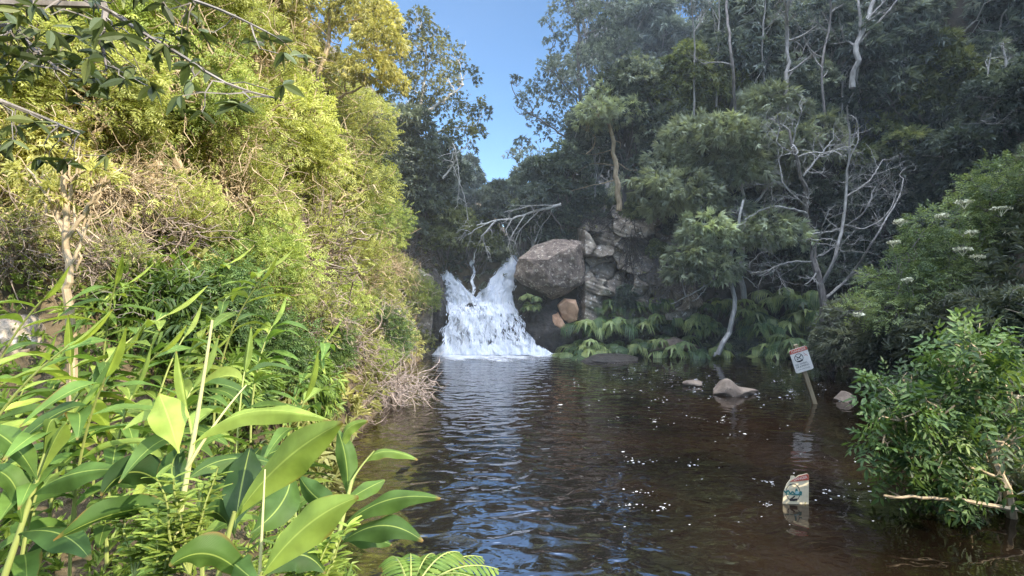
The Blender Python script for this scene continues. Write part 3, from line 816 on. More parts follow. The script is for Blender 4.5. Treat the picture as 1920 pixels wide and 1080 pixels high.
# ------------------------------------------------------------ light, sky, camera
def build_light():
    w = bpy.data.worlds.new('World'); scene.world = w; w.use_nodes = True
    nt = w.node_tree; nt.nodes.clear()
    sky = nt.nodes.new('ShaderNodeTexSky'); sky.sky_type = 'NISHITA'; sky.sun_disc = False
    sun = nrm(np.array([.80, -.60, math.tan(R(29))]))
    sky.sun_elevation = math.asin(sun[2]); sky.sun_rotation = math.atan2(sun[0], sun[1])
    sky.altitude = 300; sky.air_density = 1.0; sky.dust_density = .4; sky.ozone_density = 3.2
    bg = nt.nodes.new('ShaderNodeBackground'); bg.inputs['Strength'].default_value = .255
    o = nt.nodes.new('ShaderNodeOutputWorld')
    L = nt.links
    # sky overhead brightened and whitened out of frame, added to fill the shaded valley
    tc = nt.nodes.new('ShaderNodeTexCoord'); sp = nt.nodes.new('ShaderNodeSeparateXYZ'); L.new(tc.outputs['Generated'], sp.inputs['Vector'])
    mr = N(nt, 'ShaderNodeMapRange', From_Min=.66, From_Max=.90, To_Min=1, To_Max=13, _interpolation_type='SMOOTHSTEP'); L.new(sp.outputs['Z'], mr.inputs['Value'])
    m2 = N(nt, 'ShaderNodeMapRange', From_Min=.66, From_Max=.85, To_Min=1.08, To_Max=.3); L.new(sp.outputs['Z'], m2.inputs['Value'])
    hs = N(nt, 'ShaderNodeHueSaturation'); L.new(m2.outputs['Result'], hs.inputs['Saturation']); L.new(sky.outputs[0], hs.inputs['Color'])
    vm = N(nt, 'ShaderNodeVectorMath', _operation='SCALE'); L.new(hs.outputs['Color'], vm.inputs[0]); L.new(mr.outputs['Result'], vm.inputs['Scale'])
    L.new(vm.outputs['Vector'], bg.inputs['Color']); nt.links.new(bg.outputs[0], o.inputs['Surface'])
    la = bpy.data.lights.new('sun', 'SUN'); la.energy = 9.0; la.angle = R(.5); la.color = (1, .90, .74)
    lo = bpy.data.objects.new('sun', la); col.objects.link(lo)
    lo.rotation_euler = Vector((-sun[0], -sun[1], -sun[2])).to_track_quat('-Z', 'Y').to_euler(); lo.location = (30, -20, 40)
    cam = bpy.data.cameras.new('camera'); cam.sensor_width = 36; cam.lens = F / 1920 * 36; cam.clip_end = 2000; cam.clip_start = .05
    co = bpy.data.objects.new('camera', cam); col.objects.link(co); co.location = (0, 0, EYE); co.rotation_euler = (R(90), 0, 0)
    scene.camera = co
    scene.view_settings.view_transform = 'Standard'; scene.view_settings.look = 'None'; scene.view_settings.exposure = 0
    scene.render.engine = 'CYCLES'
    c = scene.cycles; c.use_denoising = True; c.max_bounces = 7; c.diffuse_bounces = 4; c.transmission_bounces = 4; c.transparent_max_bounces = 12
    c.caustics_reflective = False; c.caustics_refractive = False; c.sample_clamp_indirect = 4


build_light()


def build_haze():
    """thin blue valley haze over the far half of the pool"""
    m, nt, ns, L = mat('valley_haze')
    v = nt.nodes.new('ShaderNodeVolumeScatter'); v.inputs['Color'].default_value = (.80, .90, 1, 1); v.inputs['Density'].default_value = .0019; v.inputs['Anisotropy'].default_value = 0
    o = nt.nodes.new('ShaderNodeOutputMaterial'); L.new(v.outputs[0], o.inputs['Volume'])
    mb = MB(); a, b = (-30, 12, .06), (50, 46, 26)
    P = [(x, y, z) for z in (a[2], b[2]) for x, y in ((a[0], a[1]), (b[0], a[1]), (b[0], b[1]), (a[0], b[1]))]
    mb.add(P, np.array([(3, 2, 1, 0), (4, 5, 6, 7), (0, 1, 5, 4), (1, 2, 6, 5), (2, 3, 7, 6), (3, 0, 4, 7)]))
    h = link('haze', mb.mesh('haze', m)); h['kind'] = 'stuff'; h['label'] = 'thin bluish haze hanging in the valley'
    scene.cycles.volume_bounces = 1


build_haze()
# ------------------------------------------------------------ vegetation prototypes
T_PIN = t_pinnate(3); T_PIN6 = t_pinnate(3, True)
T_WH = t_whorl(6, .26, .15, .8, .7, 1)
T_WH2 = t_whorl(5, .20, .35, .7, .8, 5)
T_LANCE = t_whorl(6, .17, .45, .7, .85, 7, True)
T_TUFT = t_tuft(12, .07, .55, .9, 2)
T_TUFT2 = t_tuft(10, .09, .8, .7, 4)
T_BOUGH = t_whorl(5, .27, .3, .7, .6, 9, True)


def twig_mass(mb, r, n, centre, rad, length, w, tint=.5, sag=0.0, segs=6, low=-.6):
    """thin dry twigs wandering through an ellipsoid"""
    centre = np.asarray(centre, float); rad = np.asarray(rad, float)
    for d in sphere_dirs(r, n, low):
        p = centre + d * rad * r.uniform(.2, .95) + 0
        q = p + nrm(d * .7 + r.normal(size=3) * .8 + np.array([0, 0, .1 - sag])) * length * r.uniform(.5, 1.3)
        P = crooked(p, q, segs, .12, r, sag * -.2)
        tube(mb, P, np.linspace(w, w * .35, segs) * r.uniform(.6, 1.4), 3, np.clip(tint + r.normal(0, .2), 0, 1))


def shrub_meshes(name, seed, leaf, bark, T, nl=22, per=95, size=.22, lr=(.38, .55), stems=7, twigs=60, tint=.5, gap=.45, droop=.2, height=1.0, twigw=.008, low=-.45, upw=1.0, flat=1.0):
    """a shrub of radius about 1 whose crown centre is HEIGHT above its base: (stems mesh, crown mesh)"""
    r = rng(seed); tr = MB(); cr = MB()
    c0 = np.array([0, 0, height])
    dirs = sphere_dirs(r, nl, -.75)
    for i, d in enumerate(dirs):
        c = c0 + d * np.array([.72, .72, .72 * flat]) * r.uniform(.45, 1.08)
        rad = r.uniform(*lr) * np.array([1, 1, .85])
        lobe_leaves(cr, T, c, rad, per, size, r, tint + r.normal(0, .11), droop, gap, upw, low)
        if i < stems * 2:
            b = np.array([r.normal() * .12, r.normal() * .12, 0])
            P = crooked(b, c, 9, .07, r, .04)
            tube(tr, P, np.linspace(.045, .012, 9) * r.uniform(.6, 1.2), 5, .5)
        for k in range(2):
            q = c + sphere_dirs(r, 1, -.5)[0] * rad * 1.15
            tube(tr, crooked(c - d * .2, q, 5, .1, r), np.linspace(.012, .005, 5), 3, .5)
    twig_mass(tr, r, twigs, c0, (1, 1, .9), .55, twigw)
    return (('stems', tr.mesh(name + '_stems', bark)), ('crown', cr.mesh(name + '_crown', leaf)))


def tree_meshes(name, seed, leaf, bark, T, nl=26, per=80, size=.14, height=2.4, rz=1.1, lr=(.30, .46), tint=.5, gap=.5, droop=.25, trunk_r=.06, low=-.35, taper=.6, twigs=20):
    """a tree with a crown of radius about 1: (trunk mesh, crown mesh)"""
    r = rng(seed); tr = MB(); cr = MB()
    c0 = np.array([0, 0, height])
    tp = crooked((0, 0, -.4), (r.normal() * .1, r.normal() * .1, height + rz * .5), 12, .05, r)
    tube(tr, tp, np.linspace(trunk_r, trunk_r * .35, 12), 7)
    for d in sphere_dirs(r, nl, -.8):
        q = r.uniform(.35, 1.0)
        c = c0 + d * np.array([1 - taper * .5 * max(0, d[2]), 1 - taper * .5 * max(0, d[2]), rz]) * q
        rad = r.uniform(*lr) * np.array([1, 1, .72])
        lobe_leaves(cr, T, c, rad, per, size, r, tint + r.normal(0, .12), droop, gap, 1.0, low)
        i = int(np.clip((c[2] - height * .45) / (height + rz * .5) * 11, 2, 11))
        P = crooked(tp[i], c, 7, .09, r, .05)
        tube(tr, P, np.linspace(trunk_r * .4, .008, 7), 4)
        for k in range(2):
            q2 = c + sphere_dirs(r, 1, -.4)[0] * rad * 1.2
            tube(tr, crooked(c, q2, 4, .12, r), np.linspace(.010, .004, 4), 3)
    return (('trunk', tr.mesh(name + '_trunk', bark)), ('crown', cr.mesh(name + '_crown', leaf)))


def place(name, parts, loc, label, cat, group=None, rz=0.0, sc=1.0):
    root = empty(name, loc, label, cat, group, rz, sc)
    for nm, me in parts: link(nm, me, root)
    return root


def on_slope(px, py, rpx, k=.7, ymin=4.5, ymax=95):
    Y = hit(px, py, 1.0, ymin, ymax)
    for _ in range(3): Y = hit(px, py, k * rpx * Y / F, ymin, ymax)
    return Y


PR = {
    'lime': shrub_meshes('lime_shrub', 11, M['lime'], M['bark_tan'], T_PIN, 34, 190, .135, twigs=160, tint=.55, gap=.6),
    'limeb': shrub_meshes('lime_shrub_b', 12, M['lime'], M['bark_tan'], T_PIN, 30, 170, .12, twigs=260, tint=.48, gap=.7),
    'green': shrub_meshes('green_shrub', 13, M['lime2'], M['bark_tan'], T_PIN, 34, 180, .135, twigs=140, tint=.5, gap=.6),
    'gold': shrub_meshes('golden_shrub', 14, M['gold'], M['bark_tan'], T_WH2, 34, 170, .115, twigs=220, tint=.55, droop=.5, gap=.5),
    'twiggy': shrub_meshes('twiggy_shrub', 15, M['lime'], M['twig'], T_PIN, 26, 90, .12, twigs=520, tint=.45, gap=.75, twigw=.010),
    'mid': shrub_meshes('leafy_shrub', 16, M['midgreen'], M['bark_grey'], T_LANCE, 28, 60, .30, twigs=40, tint=.5, droop=.5),
    'elderlow': shrub_meshes('feathery_shrub', 17, M['elder'], M['bark_grey'], T_PIN, 28, 110, .20, twigs=40, tint=.55),
}
# ---- the sunlit left slope
LEFT = [
    (60, 30, 190, 'green', 'big leafy sunlit shrub filling the top left corner'),
    (250, -20, 180, 'lime', 'yellow green shrub at the top edge above the dark leafy bough'),
    (430, 20, 160, 'gold', 'golden shrub at the top edge left of the drooping yellow crown'),
    (120, 190, 170, 'lime', 'lime shrub below the dark leafy bough near the left edge'),
    (300, 170, 160, 'green', 'green shrub with dense foliage directly under the tip of the dark bough'),
    (455, 150, 140, 'limeb', 'thin yellow green shrub with many pale branches below the golden shrub'),
    (45, 330, 130, 'gold', 'dry golden shrub on the left edge above the bare earth bank'),
    (390, 270, 140, 'limeb', 'lime shrub right of the bare earth bank'),
    (500, 280, 140, 'lime', 'lime shrub with feathery leaves in the middle of the sunlit slope'),
    (620, 240, 105, 'lime', 'brightest yellow green shrub whose edge stands against the dark grove'),
    (590, 360, 130, 'lime', 'wide lime shrub under the brightest yellow green one'),
    (680, 330, 62, 'green', 'small fresh green shrub leaning toward the dark grove'),
    (440, 400, 120, 'limeb', 'pale lime shrub with tan twigs above the leafy white ginger'),
    (330, 400, 80, 'limeb', 'thin lime shrub at the right end of the bare earth bank'),
    (50, 480, 110, 'twiggy', 'shaded twiggy shrub behind the pale sapling on the left edge'),
    (210, 500, 90, 'twiggy', 'twiggy shrub right of the pale sapling trunk'),
    (560, 480, 120, 'twiggy', 'brownish twiggy shrub with thin lime leaves low on the slope'),
    (690, 430, 80, 'green', 'light green shrub on the slope edge above the dry grey twigs'),
    (660, 520, 95, 'limeb', 'twiggy shrub with pale lime leaves beside the dry grey twigs'),
    (480, 540, 110, 'green', 'green shrub with a single white flower head'),
    (400, 600, 100, 'elderlow', 'shaded feathery green shrub behind the tall ginger spike'),
    (560, 600, 95, 'twiggy', 'dense brown twiggy shrub above the waterside brush'),
    (310, 610, 100, 'mid', 'dark green shrub left of the tall ginger spike'),
    (500, 680, 95, 'elderlow', 'low feathery shrub behind the arching ginger leaves'),
    (770, 560, 50, 'green', 'small yellow green bush hanging beside the left edge of the waterfall'),
    (725, 640, 60, 'elderlow', 'low green bush at the foot of the bank near the falls foam'),
    (560, 740, 80, 'mid', 'dark leafy bush overhanging the water behind the ginger'),
    (640, 570, 62, 'green', 'small feathery green bush between the brown and the pinkish twig tangles'),
    (600, 660, 66, 'elderlow', 'feathery low bush above the small dead brush'),
    (745, 520, 40, 'limeb', 'pale lime bush hanging under the greyish dry twigs'),
    (700, 680, 46, 'green', 'small light green bush just above the low grey brush'),
    (430, 740, 80, 'mid', 'shadowed leafy bush between the ginger and the brush'),
]
rr = rng(77)
for px, py, rp, kind, label in LEFT:
    Y = on_slope(px, py, rp, .75)
    s = rp * Y / F; c = W(px, py, Y)
    place('shrub', PR[kind], (c[0], c[1], c[2] - s), label, 'shrub', 'shrubs on the sunlit left slope', rr.uniform(0, 6.28), (s, s, s * rr.uniform(.95, 1.15)))


# ---- dry brush, all twigs
def brush(px, py, rpx, rpy, n, seed, label, m='twig_pink', Y=None, sag=.3, length=.7, w=.009, leaves=0):
    Y = Y or on_slope(px, py, rpx, .6)
    k = Y / F; c = W(px, py, Y); r = rng(seed)
    base = np.array([c[0] - rpx * k * .4, c[1] + .3, max(c[2] - rpy * k, 0)])
    root = empty('dry_brush', base, label, 'brush', 'dry twig brush on the left bank' if px < 900 else 'brush on the cliff')
    mb = MB(); rad = np.array([rpx * k, max(rpx, rpy) * k * .7, rpy * k])
    twig_mass(mb, r, n, c, rad, length, w, .5, sag, 8, -1)
    for i in range(16):
        P = crooked(base + r.normal(size=3) * .15, c + sphere_dirs(r, 1, -.5)[0] * rad, 10, .1, r, .1)
        tube(mb, P, np.linspace(.022, .008, 10), 4, r.uniform(.3, .8))
    link('twigs', mb.mesh('dry_twigs', M[m], base), root)
    if leaves:
        lf = MB(); lobe_leaves(lf, T_PIN, c, rad, leaves, .14, r, .5, .2, .5, low=-1)
        link('leaves', lf.mesh('sparse_leaves', M['lime'], base), root)


brush(765, 480, 58, 60, 420, 1, 'greyish dry twig brush on the bank edge right beside the left stream', leaves=40)
brush(700, 585, 80, 60, 340, 2, 'pinkish tangle of dry twigs on the middle of the bank', leaves=160)
brush(640, 650, 90, 50, 300, 3, 'brown tangle of dead twigs above the waterside brush', 'twig', leaves=160)
brush(715, 725, 105, 42, 520, 4, 'low grey brush of curling dead twigs overhanging the water', Y=14.8, sag=.5, length=.9)
brush(610, 765, 80, 42, 320, 5, 'small dead brush drooping into the water behind the big ginger leaf', 'twig', Y=12.2, sag=.5)
brush(440, 400, 70, 60, 260, 6, 'tan dry twigs showing through the middle of the lime shrubs', 'twig', leaves=60)
brush(180, 350, 120, 60, 420, 7, 'pale straw coloured dry brush in front of the bare earth bank', 'bark_tan', leaves=160, w=.006)
brush(300, 440, 80, 40, 200, 8, 'dry sticks lying below the bare earth bank', 'twig')
brush(60, 420, 80, 50, 220, 9, 'dry tan twigs on the left edge under the golden shrub', 'bark_tan')


# ---- trees whose limbs and leaf clumps follow the photo
def line_px(pts, Y, n=14, depth=0.0):
    pts = [np.array(W(p[0], p[1], Y + (p[2] if len(p) > 2 else 0))) for p in pts]
    P = np.array(pts); L = np.concatenate([[0], np.cumsum(np.linalg.norm(np.diff(P, axis=0), axis=1))])
    t = np.linspace(0, L[-1], n)
    Q = np.stack([np.interp(t, L, P[:, i]) for i in range(3)], -1)
    K = np.array([.25, .5, .25])
    for _ in range(2):
        Q[1:-1] = Q[:-2] * .25 + Q[1:-1] * .5 + Q[2:] * .25
    return Q


def bare(mb, p, d, L, w, depth, r, tint=.5, curl=.35, upb=.1, kids=4):
    n = 7
    P = [np.array(p, float)]; d = nrm(d)
    for i in range(n - 1):
        d = nrm(d + r.normal(size=3) * curl * .4 + np.array([0, 0, upb * .25])); P.append(P[-1] + d * L / (n - 1))
    P = np.array(P); tube(mb, P, np.linspace(w, w * .45, n), 4 if w > .012 else 3, tint)
    if depth > 0:
        for _ in range(kids):
            i = int(r.integers(1, n)); dd = nrm(P[min(i, n - 1)] - P[i - 1])
            bare(mb, P[i], nrm(dd + r.normal(size=3) * .75), L * r.uniform(.4, .75), w * .55, depth - 1, r, tint, curl, upb, max(2, kids - 1))


def lobe_tree(name, lobes, Y, limbs, leaf, bark, T, size, label, seed, cat='tree', per=120, tint=.5, gap=.5, droop=.3, flat=.7, dz=1.2, twist=.06, group=None, twiglets=3, limb_w=.035):
    r = rng(seed); k = Y / F
    base = W(limbs[0][0][0][0], limbs[0][0][0][1], Y)
    g = Hs(base[0], base[1])
    root = empty(name, base, label, cat, group)
    tr = MB(); cr = MB(); nodes = []
    for i, (pts, w0, w1) in enumerate(limbs):
        P = line_px(pts, Y)
        if i == 0 and g - .2 < base[2] < g + 1.2: P = np.concatenate([[[P[0, 0], P[0, 1], min(g, base[2]) - .3]], P])
        P = P + np.concatenate([[np.zeros(3)], r.normal(size=(len(P) - 1, 3)) * w0 * .35])
        tube(tr, P, np.linspace(w0, w1, len(P)), 6); nodes.append(P)
    nodes = np.concatenate(nodes)
    for lx, ly, lr in lobes:
        dY = r.uniform(-dz, dz)
        c = W(lx, ly, Y + dY); R0 = lr * k
        lobe_leaves(cr, T, c, np.array([1, 1, flat]) * R0, int(per * (lr / 45) ** 1.6) + 25, size, r, tint + r.normal(0, .1), droop, gap, 1.0, -.55)
        dd = np.linalg.norm((nodes - c) * np.array([1, 1, 1.0]) + np.array([0, 0, .6]), axis=1)
        a = nodes[np.argmin(dd)]
        tube(tr, crooked(a, c, 9, .09, r, .04), np.linspace(limb_w, .01, 9), 4)
        for _ in range(twiglets):
            tube(tr, crooked(c - (c - a) * .25, c + sphere_dirs(r, 1, -.4)[0] * R0 * 1.1, 6, .1, r), np.linspace(.014, .005, 6), 3)
    link('trunk', tr.mesh(name + '_trunk', bark, base), root)
    link('crown', cr.mesh(name + '_crown', leaf, base), root)
    return root


M['mixgold'] = leaf_mat('sun_tipped_leaf', (.045, .06, .03), (.17, .195, .08), (.56, .52, .17), .35)
lobe_tree('tree', [(785, 35, 24), (815, 62, 30), (765, 85, 40), (800, 108, 42), (846, 104, 36), (868, 145, 30), (740, 140, 42), (835, 195, 44), (876, 190, 30), (902, 212, 22), (790, 205, 42), (862, 245, 32),
                   (826, 265, 36), (895, 246, 16), (760, 190, 40), (720, 95, 34), (735, 55, 22), (712, 20, 22), (760, 240, 30), (800, 155, 30), (705, 200, 30), (880, 285, 16), (840, 150, 26)], 29,
          [([(800, 420), (790, 320), (775, 250), (790, 180), (800, 100)], .16, .05), ([(775, 250), (730, 235), (690, 215)], .09, .03), ([(790, 215), (830, 190), (870, 160)], .08, .03),
           ([(785, 260), (840, 240), (890, 235)], .08, .03), ([(762, 320), (775, 280), (800, 225), (812, 200)], .08, .03), ([(700, 200), (720, 245), (760, 255), (775, 250)], .06, .03)],
          M['mixgold'], M['bark_pale'], T_WH2, .21, 'open crowned tree with pale limbs against the sky left of the gap', 21, per=300, gap=.55, droop=.6, twiglets=4)
lobe_tree('tree', [(560, 30, 70), (620, 10, 70), (680, 30, 60), (640, 80, 70), (710, 75, 48), (740, 110, 36), (580, 100, 66), (690, 130, 46), (650, 145, 40), (735, 160, 28), (600, 160, 40), (520, 60, 60), (660, -30, 60), (720, 25, 30)], 19,
          [([(560, 420), (575, 300), (590, 200), (610, 100), (620, 20)], .16, .05), ([(590, 200), (650, 180), (700, 150)], .07, .02), ([(600, 150), (550, 110), (520, 60)], .07, .02)],
          M['goldtop'], M['bark_tan'], T_WH2, .20, 'tall tree with drooping bright yellow crown on top of the sunlit slope', 22, per=420, tint=.56, gap=.75, droop=.8)
# ------------------------------------------------------------ dark grove and the forested right hillside
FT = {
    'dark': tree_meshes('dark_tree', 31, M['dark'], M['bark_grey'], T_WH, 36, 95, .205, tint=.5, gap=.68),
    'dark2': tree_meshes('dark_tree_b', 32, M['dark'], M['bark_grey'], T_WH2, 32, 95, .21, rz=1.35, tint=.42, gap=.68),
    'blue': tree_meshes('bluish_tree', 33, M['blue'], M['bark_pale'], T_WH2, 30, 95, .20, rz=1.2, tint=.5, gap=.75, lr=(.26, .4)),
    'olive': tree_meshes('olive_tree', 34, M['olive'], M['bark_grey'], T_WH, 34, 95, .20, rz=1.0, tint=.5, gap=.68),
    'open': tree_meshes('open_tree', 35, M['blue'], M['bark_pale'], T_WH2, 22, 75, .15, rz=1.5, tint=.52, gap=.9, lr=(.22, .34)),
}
GROVE = [
    (745, 300, 75, 'dark2', 'dark shaded tree at the left end of the grove behind the lime slope'),
    (800, 340, 80, 'dark', 'dark rounded tree in the grove directly below the pale hanging branches'),
    (862, 350, 52, 'blue', 'bluish black tree on the right end of the grove next to the sky gap'),
    (770, 400, 70, 'dark', 'dark tree low in the grove above the dry grey twigs'),
    (845, 430, 56, 'olive', 'dark olive bush hanging right above the left stream of the fall'),
    (900, 440, 48, 'olive', 'dull green bush between the two streams under the fallen dead branch'),
]
FOREST = [
    (925, 385, 40, 'blue', 'small bluish tree deep in the gorge under the sky gap'),
    (965, 372, 44, 'olive', 'hazy olive tree deep in the gorge right of the sky gap'),
    (1010, 350, 52, 'blue', 'hazy tree in the gorge at the foot of the tall open tree'),
    (985, 425, 45, 'dark', 'dark bush behind the fallen dead branch'),
    (1105, 385, 40, 'dark', 'small dark bush on the cliff top left of the slender pine foot'),
    (1195, 395, 36, 'olive', 'small olive bush on the cliff top right of the slender pine foot'),
    (1060, 330, 62, 'dark', 'dark tree left of the slender pine trunk'),
    (1055, 425, 42, 'dark', 'small dark bush on the ledge right above the huge boulder'),
    (1100, 270, 62, 'blue', 'bluish tree behind the slender pine and left of its crown'),
    (1120, 60, 90, 'open', 'open bluish tree near the top next to the tall sky edge tree'),
    (1200, 90, 85, 'blue', 'bluish tree second from the sky edge along the top'),
    (1290, 50, 90, 'open', 'open tree with thin pale trunk along the top of the hillside'),
    (1180, 200, 80, 'dark', 'dark tree standing behind the slender pine crown'),
    (1260, 180, 80, 'olive', 'olive tree between the pine crown and the highest fluffy crown'),
    (1330, 150, 75, 'olive', 'olive tree with slightly yellow leaves above the fluffy grey trees'),
    (1240, 290, 70, 'dark', 'dark tree left of the biggest fluffy grey crown'),
    (1390, 80, 85, 'blue', 'bluish tree left of the straight white trunk'),
    (1480, 100, 85, 'open', 'thin bluish tree around the straight white trunk'),
    (1570, 70, 85, 'blue', 'bluish tree left of the forked white trunk'),
    (1500, 200, 75, 'dark', 'dark tree behind the top of the bare white tree'),
    (1600, 170, 85, 'dark2', 'tall dark tree under the forked white trunk'),
    (1680, 60, 90, 'blue', 'bluish tree right of the forked white trunk'),
    (1780, 60, 95, 'open', 'open bluish tree along the top third from the right corner'),
    (1880, 50, 95, 'blue', 'bluish tree in the top right corner'),
    (1700, 170, 95, 'olive', 'broad olive green tree high in the dark right hillside'),
    (1800, 180, 90, 'dark', 'dark tree left of the bare tree on the right edge'),
    (1900, 200, 90, 'dark', 'dark tree behind the bare tree on the right edge'),
    (1640, 270, 80, 'olive', 'olive tree just right of the bare white tree top'),
    (1730, 290, 90, 'dark2', 'dark tree in the middle of the right hillside above the flowering elder'),
    (1830, 300, 90, 'dark', 'very dark tree above the flowering elder'),
    (1650, 360, 75, 'dark', 'dark tree behind the right limbs of the bare white tree'),
    (1740, 400, 75, 'dark', 'dark bushy tree left of the topmost elder flower head'),
    (1590, 400, 70, 'dark', 'shaded tree directly behind the bare white tree'),
    (1470, 330, 70, 'dark', 'shaded tree between the big fluffy crown and the bare white tree'),
    (1400, 400, 66, 'dark', 'shaded bushy tree under the biggest fluffy crown'),
    (1290, 400, 60, 'dark', 'dark bushy tree on the cliff left of the lower fluffy shrubs'),
    (1490, 480, 66, 'dark', 'dark bush behind the lower limbs of the bare white tree'),
    (1600, 490, 66, 'dark', 'dark bush right of the brown lower trunk of the bare tree'),
    (1890, 380, 80, 'dark', 'dark tree behind the elder flowers at the right edge'),
]
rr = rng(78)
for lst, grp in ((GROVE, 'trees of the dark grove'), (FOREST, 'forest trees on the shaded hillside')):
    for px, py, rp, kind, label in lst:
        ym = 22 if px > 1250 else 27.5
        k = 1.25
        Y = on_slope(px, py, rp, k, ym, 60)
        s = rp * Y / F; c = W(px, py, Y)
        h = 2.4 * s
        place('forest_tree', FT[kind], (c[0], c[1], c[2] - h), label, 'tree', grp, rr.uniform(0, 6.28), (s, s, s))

# tall open tree on the sky edge
lobe_tree('tree', [(1062, 20, 44), (1105, 60, 56), (1046, 70, 22), (1080, 110, 50), (1030, 130, 22), (1012, 165, 26), (1125, 130, 60), (990, 190, 22), (1045, 180, 34), (1085, 190, 54), (972, 215, 18), (1010, 225, 28),
                   (1050, 245, 42), (980, 270, 20), (1100, 250, 50), (958, 292, 14), (1005, 295, 28), (1150, 60, 50), (1150, 10, 50), (1030, 40, 16), (968, 150, 10), (1145, 100, 56)], 31,
          [([(1110, 400), (1100, 300), (1090, 200), (1085, 100), (1080, 0)], .17, .05), ([(1098, 280), (1050, 250), (1000, 215), (970, 200)], .07, .02), ([(1090, 200), (1050, 150), (1030, 100)], .06, .02),
           ([(1098, 300), (1040, 300), (975, 290)], .06, .02)],
          M['blue'], M['bark_grey'], T_WH2, .24, 'tall open tree whose ragged branches reach into the sky gap from the right', 23, per=200, gap=.72, droop=.5, twiglets=5)
# slender pine on the cliff
pine = lobe_tree('pine_tree', [(1142, 190, 36), (1115, 212, 26), (1172, 208, 28), (1150, 222, 24), (1128, 175, 20), (1100, 232, 16)], 26.5,
                 [([(1160, 395), (1156, 330), (1150, 280), (1146, 225), (1142, 190)], .14, .07), ([(1153, 338), (1120, 345), (1070, 358)], .03, .01), ([(1152, 310), (1110, 305), (1080, 325)], .02, .008),
                  ([(1150, 280), (1115, 290), (1090, 288)], .02, .008), ([(1148, 262), (1165, 268), (1162, 280)], .02, .008), ([(1152, 300), (1180, 320), (1195, 318)], .02, .008)],
                 M['grey'], M['bark_tan'], T_TUFT, .34, 'slender pine with a bare tan trunk and small tufted crown on the cliff', 24, per=120, gap=.55, twiglets=4)
# fluffy grey-green trees
lobe_tree('fluffy_tree', [(1300, 262, 50), (1352, 262, 60), (1405, 268, 52), (1270, 312, 52), (1325, 318, 62), (1240, 352, 40), (1290, 362, 54), (1375, 310, 50), (1430, 225, 44), (1450, 190, 40), (1485, 215, 36),
                          (1535, 250, 40), (1560, 275, 30), (1510, 265, 34), (1440, 270, 40), (1255, 392, 34), (1330, 372, 40), (1420, 190, 30), (1400, 325, 42), (1480, 300, 30), (1370, 400, 38), (1440, 320, 34)], 25.2,
          [([(1395, 560), (1385, 470), (1400, 400), (1390, 330), (1360, 280)], .13, .04), ([(1400, 400), (1450, 340), (1500, 270)], .07, .03), ([(1400, 400), (1340, 380), (1280, 350)], .06, .02), ([(1395, 350), (1430, 270), (1445, 210)], .06, .02)],
          M['grey'], M['bark_pale'], T_TUFT, .42, 'broad tree with fluffy pale grey green crown in clumps above the bare branches', 25, per=170, tint=.55, gap=.4, droop=.5, flat=.75, dz=.8)
lobe_tree('fluffy_tree', [(1320, 425, 36), (1345, 440, 26), (1290, 478, 40), (1330, 492, 44), (1275, 510, 28), (1440, 432, 44), (1480, 445, 34), (1410, 445, 28), (1345, 515, 26), (1300, 440, 24)], 23.6,
          [([(1346, 664), (1362, 640), (1372, 605), (1380, 575), (1374, 540), (1366, 508), (1368, 470), (1382, 420), (1392, 380)], .11, .05), ([(1346, 660), (1338, 668)], .05, .03),
           ([(1368, 500), (1345, 520), (1310, 545), (1258, 570)], .05, .012), ([(1330, 530), (1315, 552), (1300, 565)], .03, .01), ([(1368, 480), (1335, 470), (1310, 450), (1300, 420)], .045, .015),
           ([(1372, 460), (1400, 445), (1440, 440)], .045, .015), ([(1366, 508), (1400, 520), (1420, 540)], .03, .01)],
          M['grey'], M['bark_pale'], T_TUFT, .36, 'small tree with twisting white trunk rising from the water edge under fluffy clumps', 26, per=190, tint=.40, gap=.35, droop=.55, flat=.8, dz=.4)


# bare dead trees
def bare_tree(name, limbs, Y, label, seed, m, twigs=5, L=1.2, curl=.4, depth=2, spread_up=.1, cat='dead tree', kids=3, jitter=1.0, group=None):
    r = rng(seed)
    b = W(limbs[0][0][0][0], limbs[0][0][0][1], Y)
    root = empty(name, b, label, cat, group)
    tr = MB(); br = MB()
    for i, (pts, w0, w1) in enumerate(limbs):
        P = line_px([(p[0], p[1], r.normal() * .5 * jitter * (j > 0)) for j, p in enumerate(pts)], Y, 16)
        P[1:-1] += r.normal(size=(14, 3)) * w0 * .3
        tube(tr if i == 0 else br, P, np.linspace(w0, w1, 16), 6)
        for _ in range(twigs if i else twigs + 2):
            j = int(r.integers(5 if i == 0 else 2, 16)); t = nrm(P[min(j + 1, 15)] - P[j - 1])
            bare(br, P[j], nrm(t + r.normal(size=3) * .9), L * r.uniform(.5, 1.2), max(w1 * .8, .012), depth, r, .5, curl, spread_up, kids)
    link('trunk', tr.mesh(name + '_trunk', M[m[0]], b), root)
    link('branches', br.mesh(name + '_branches', M[m[1]], b), root)


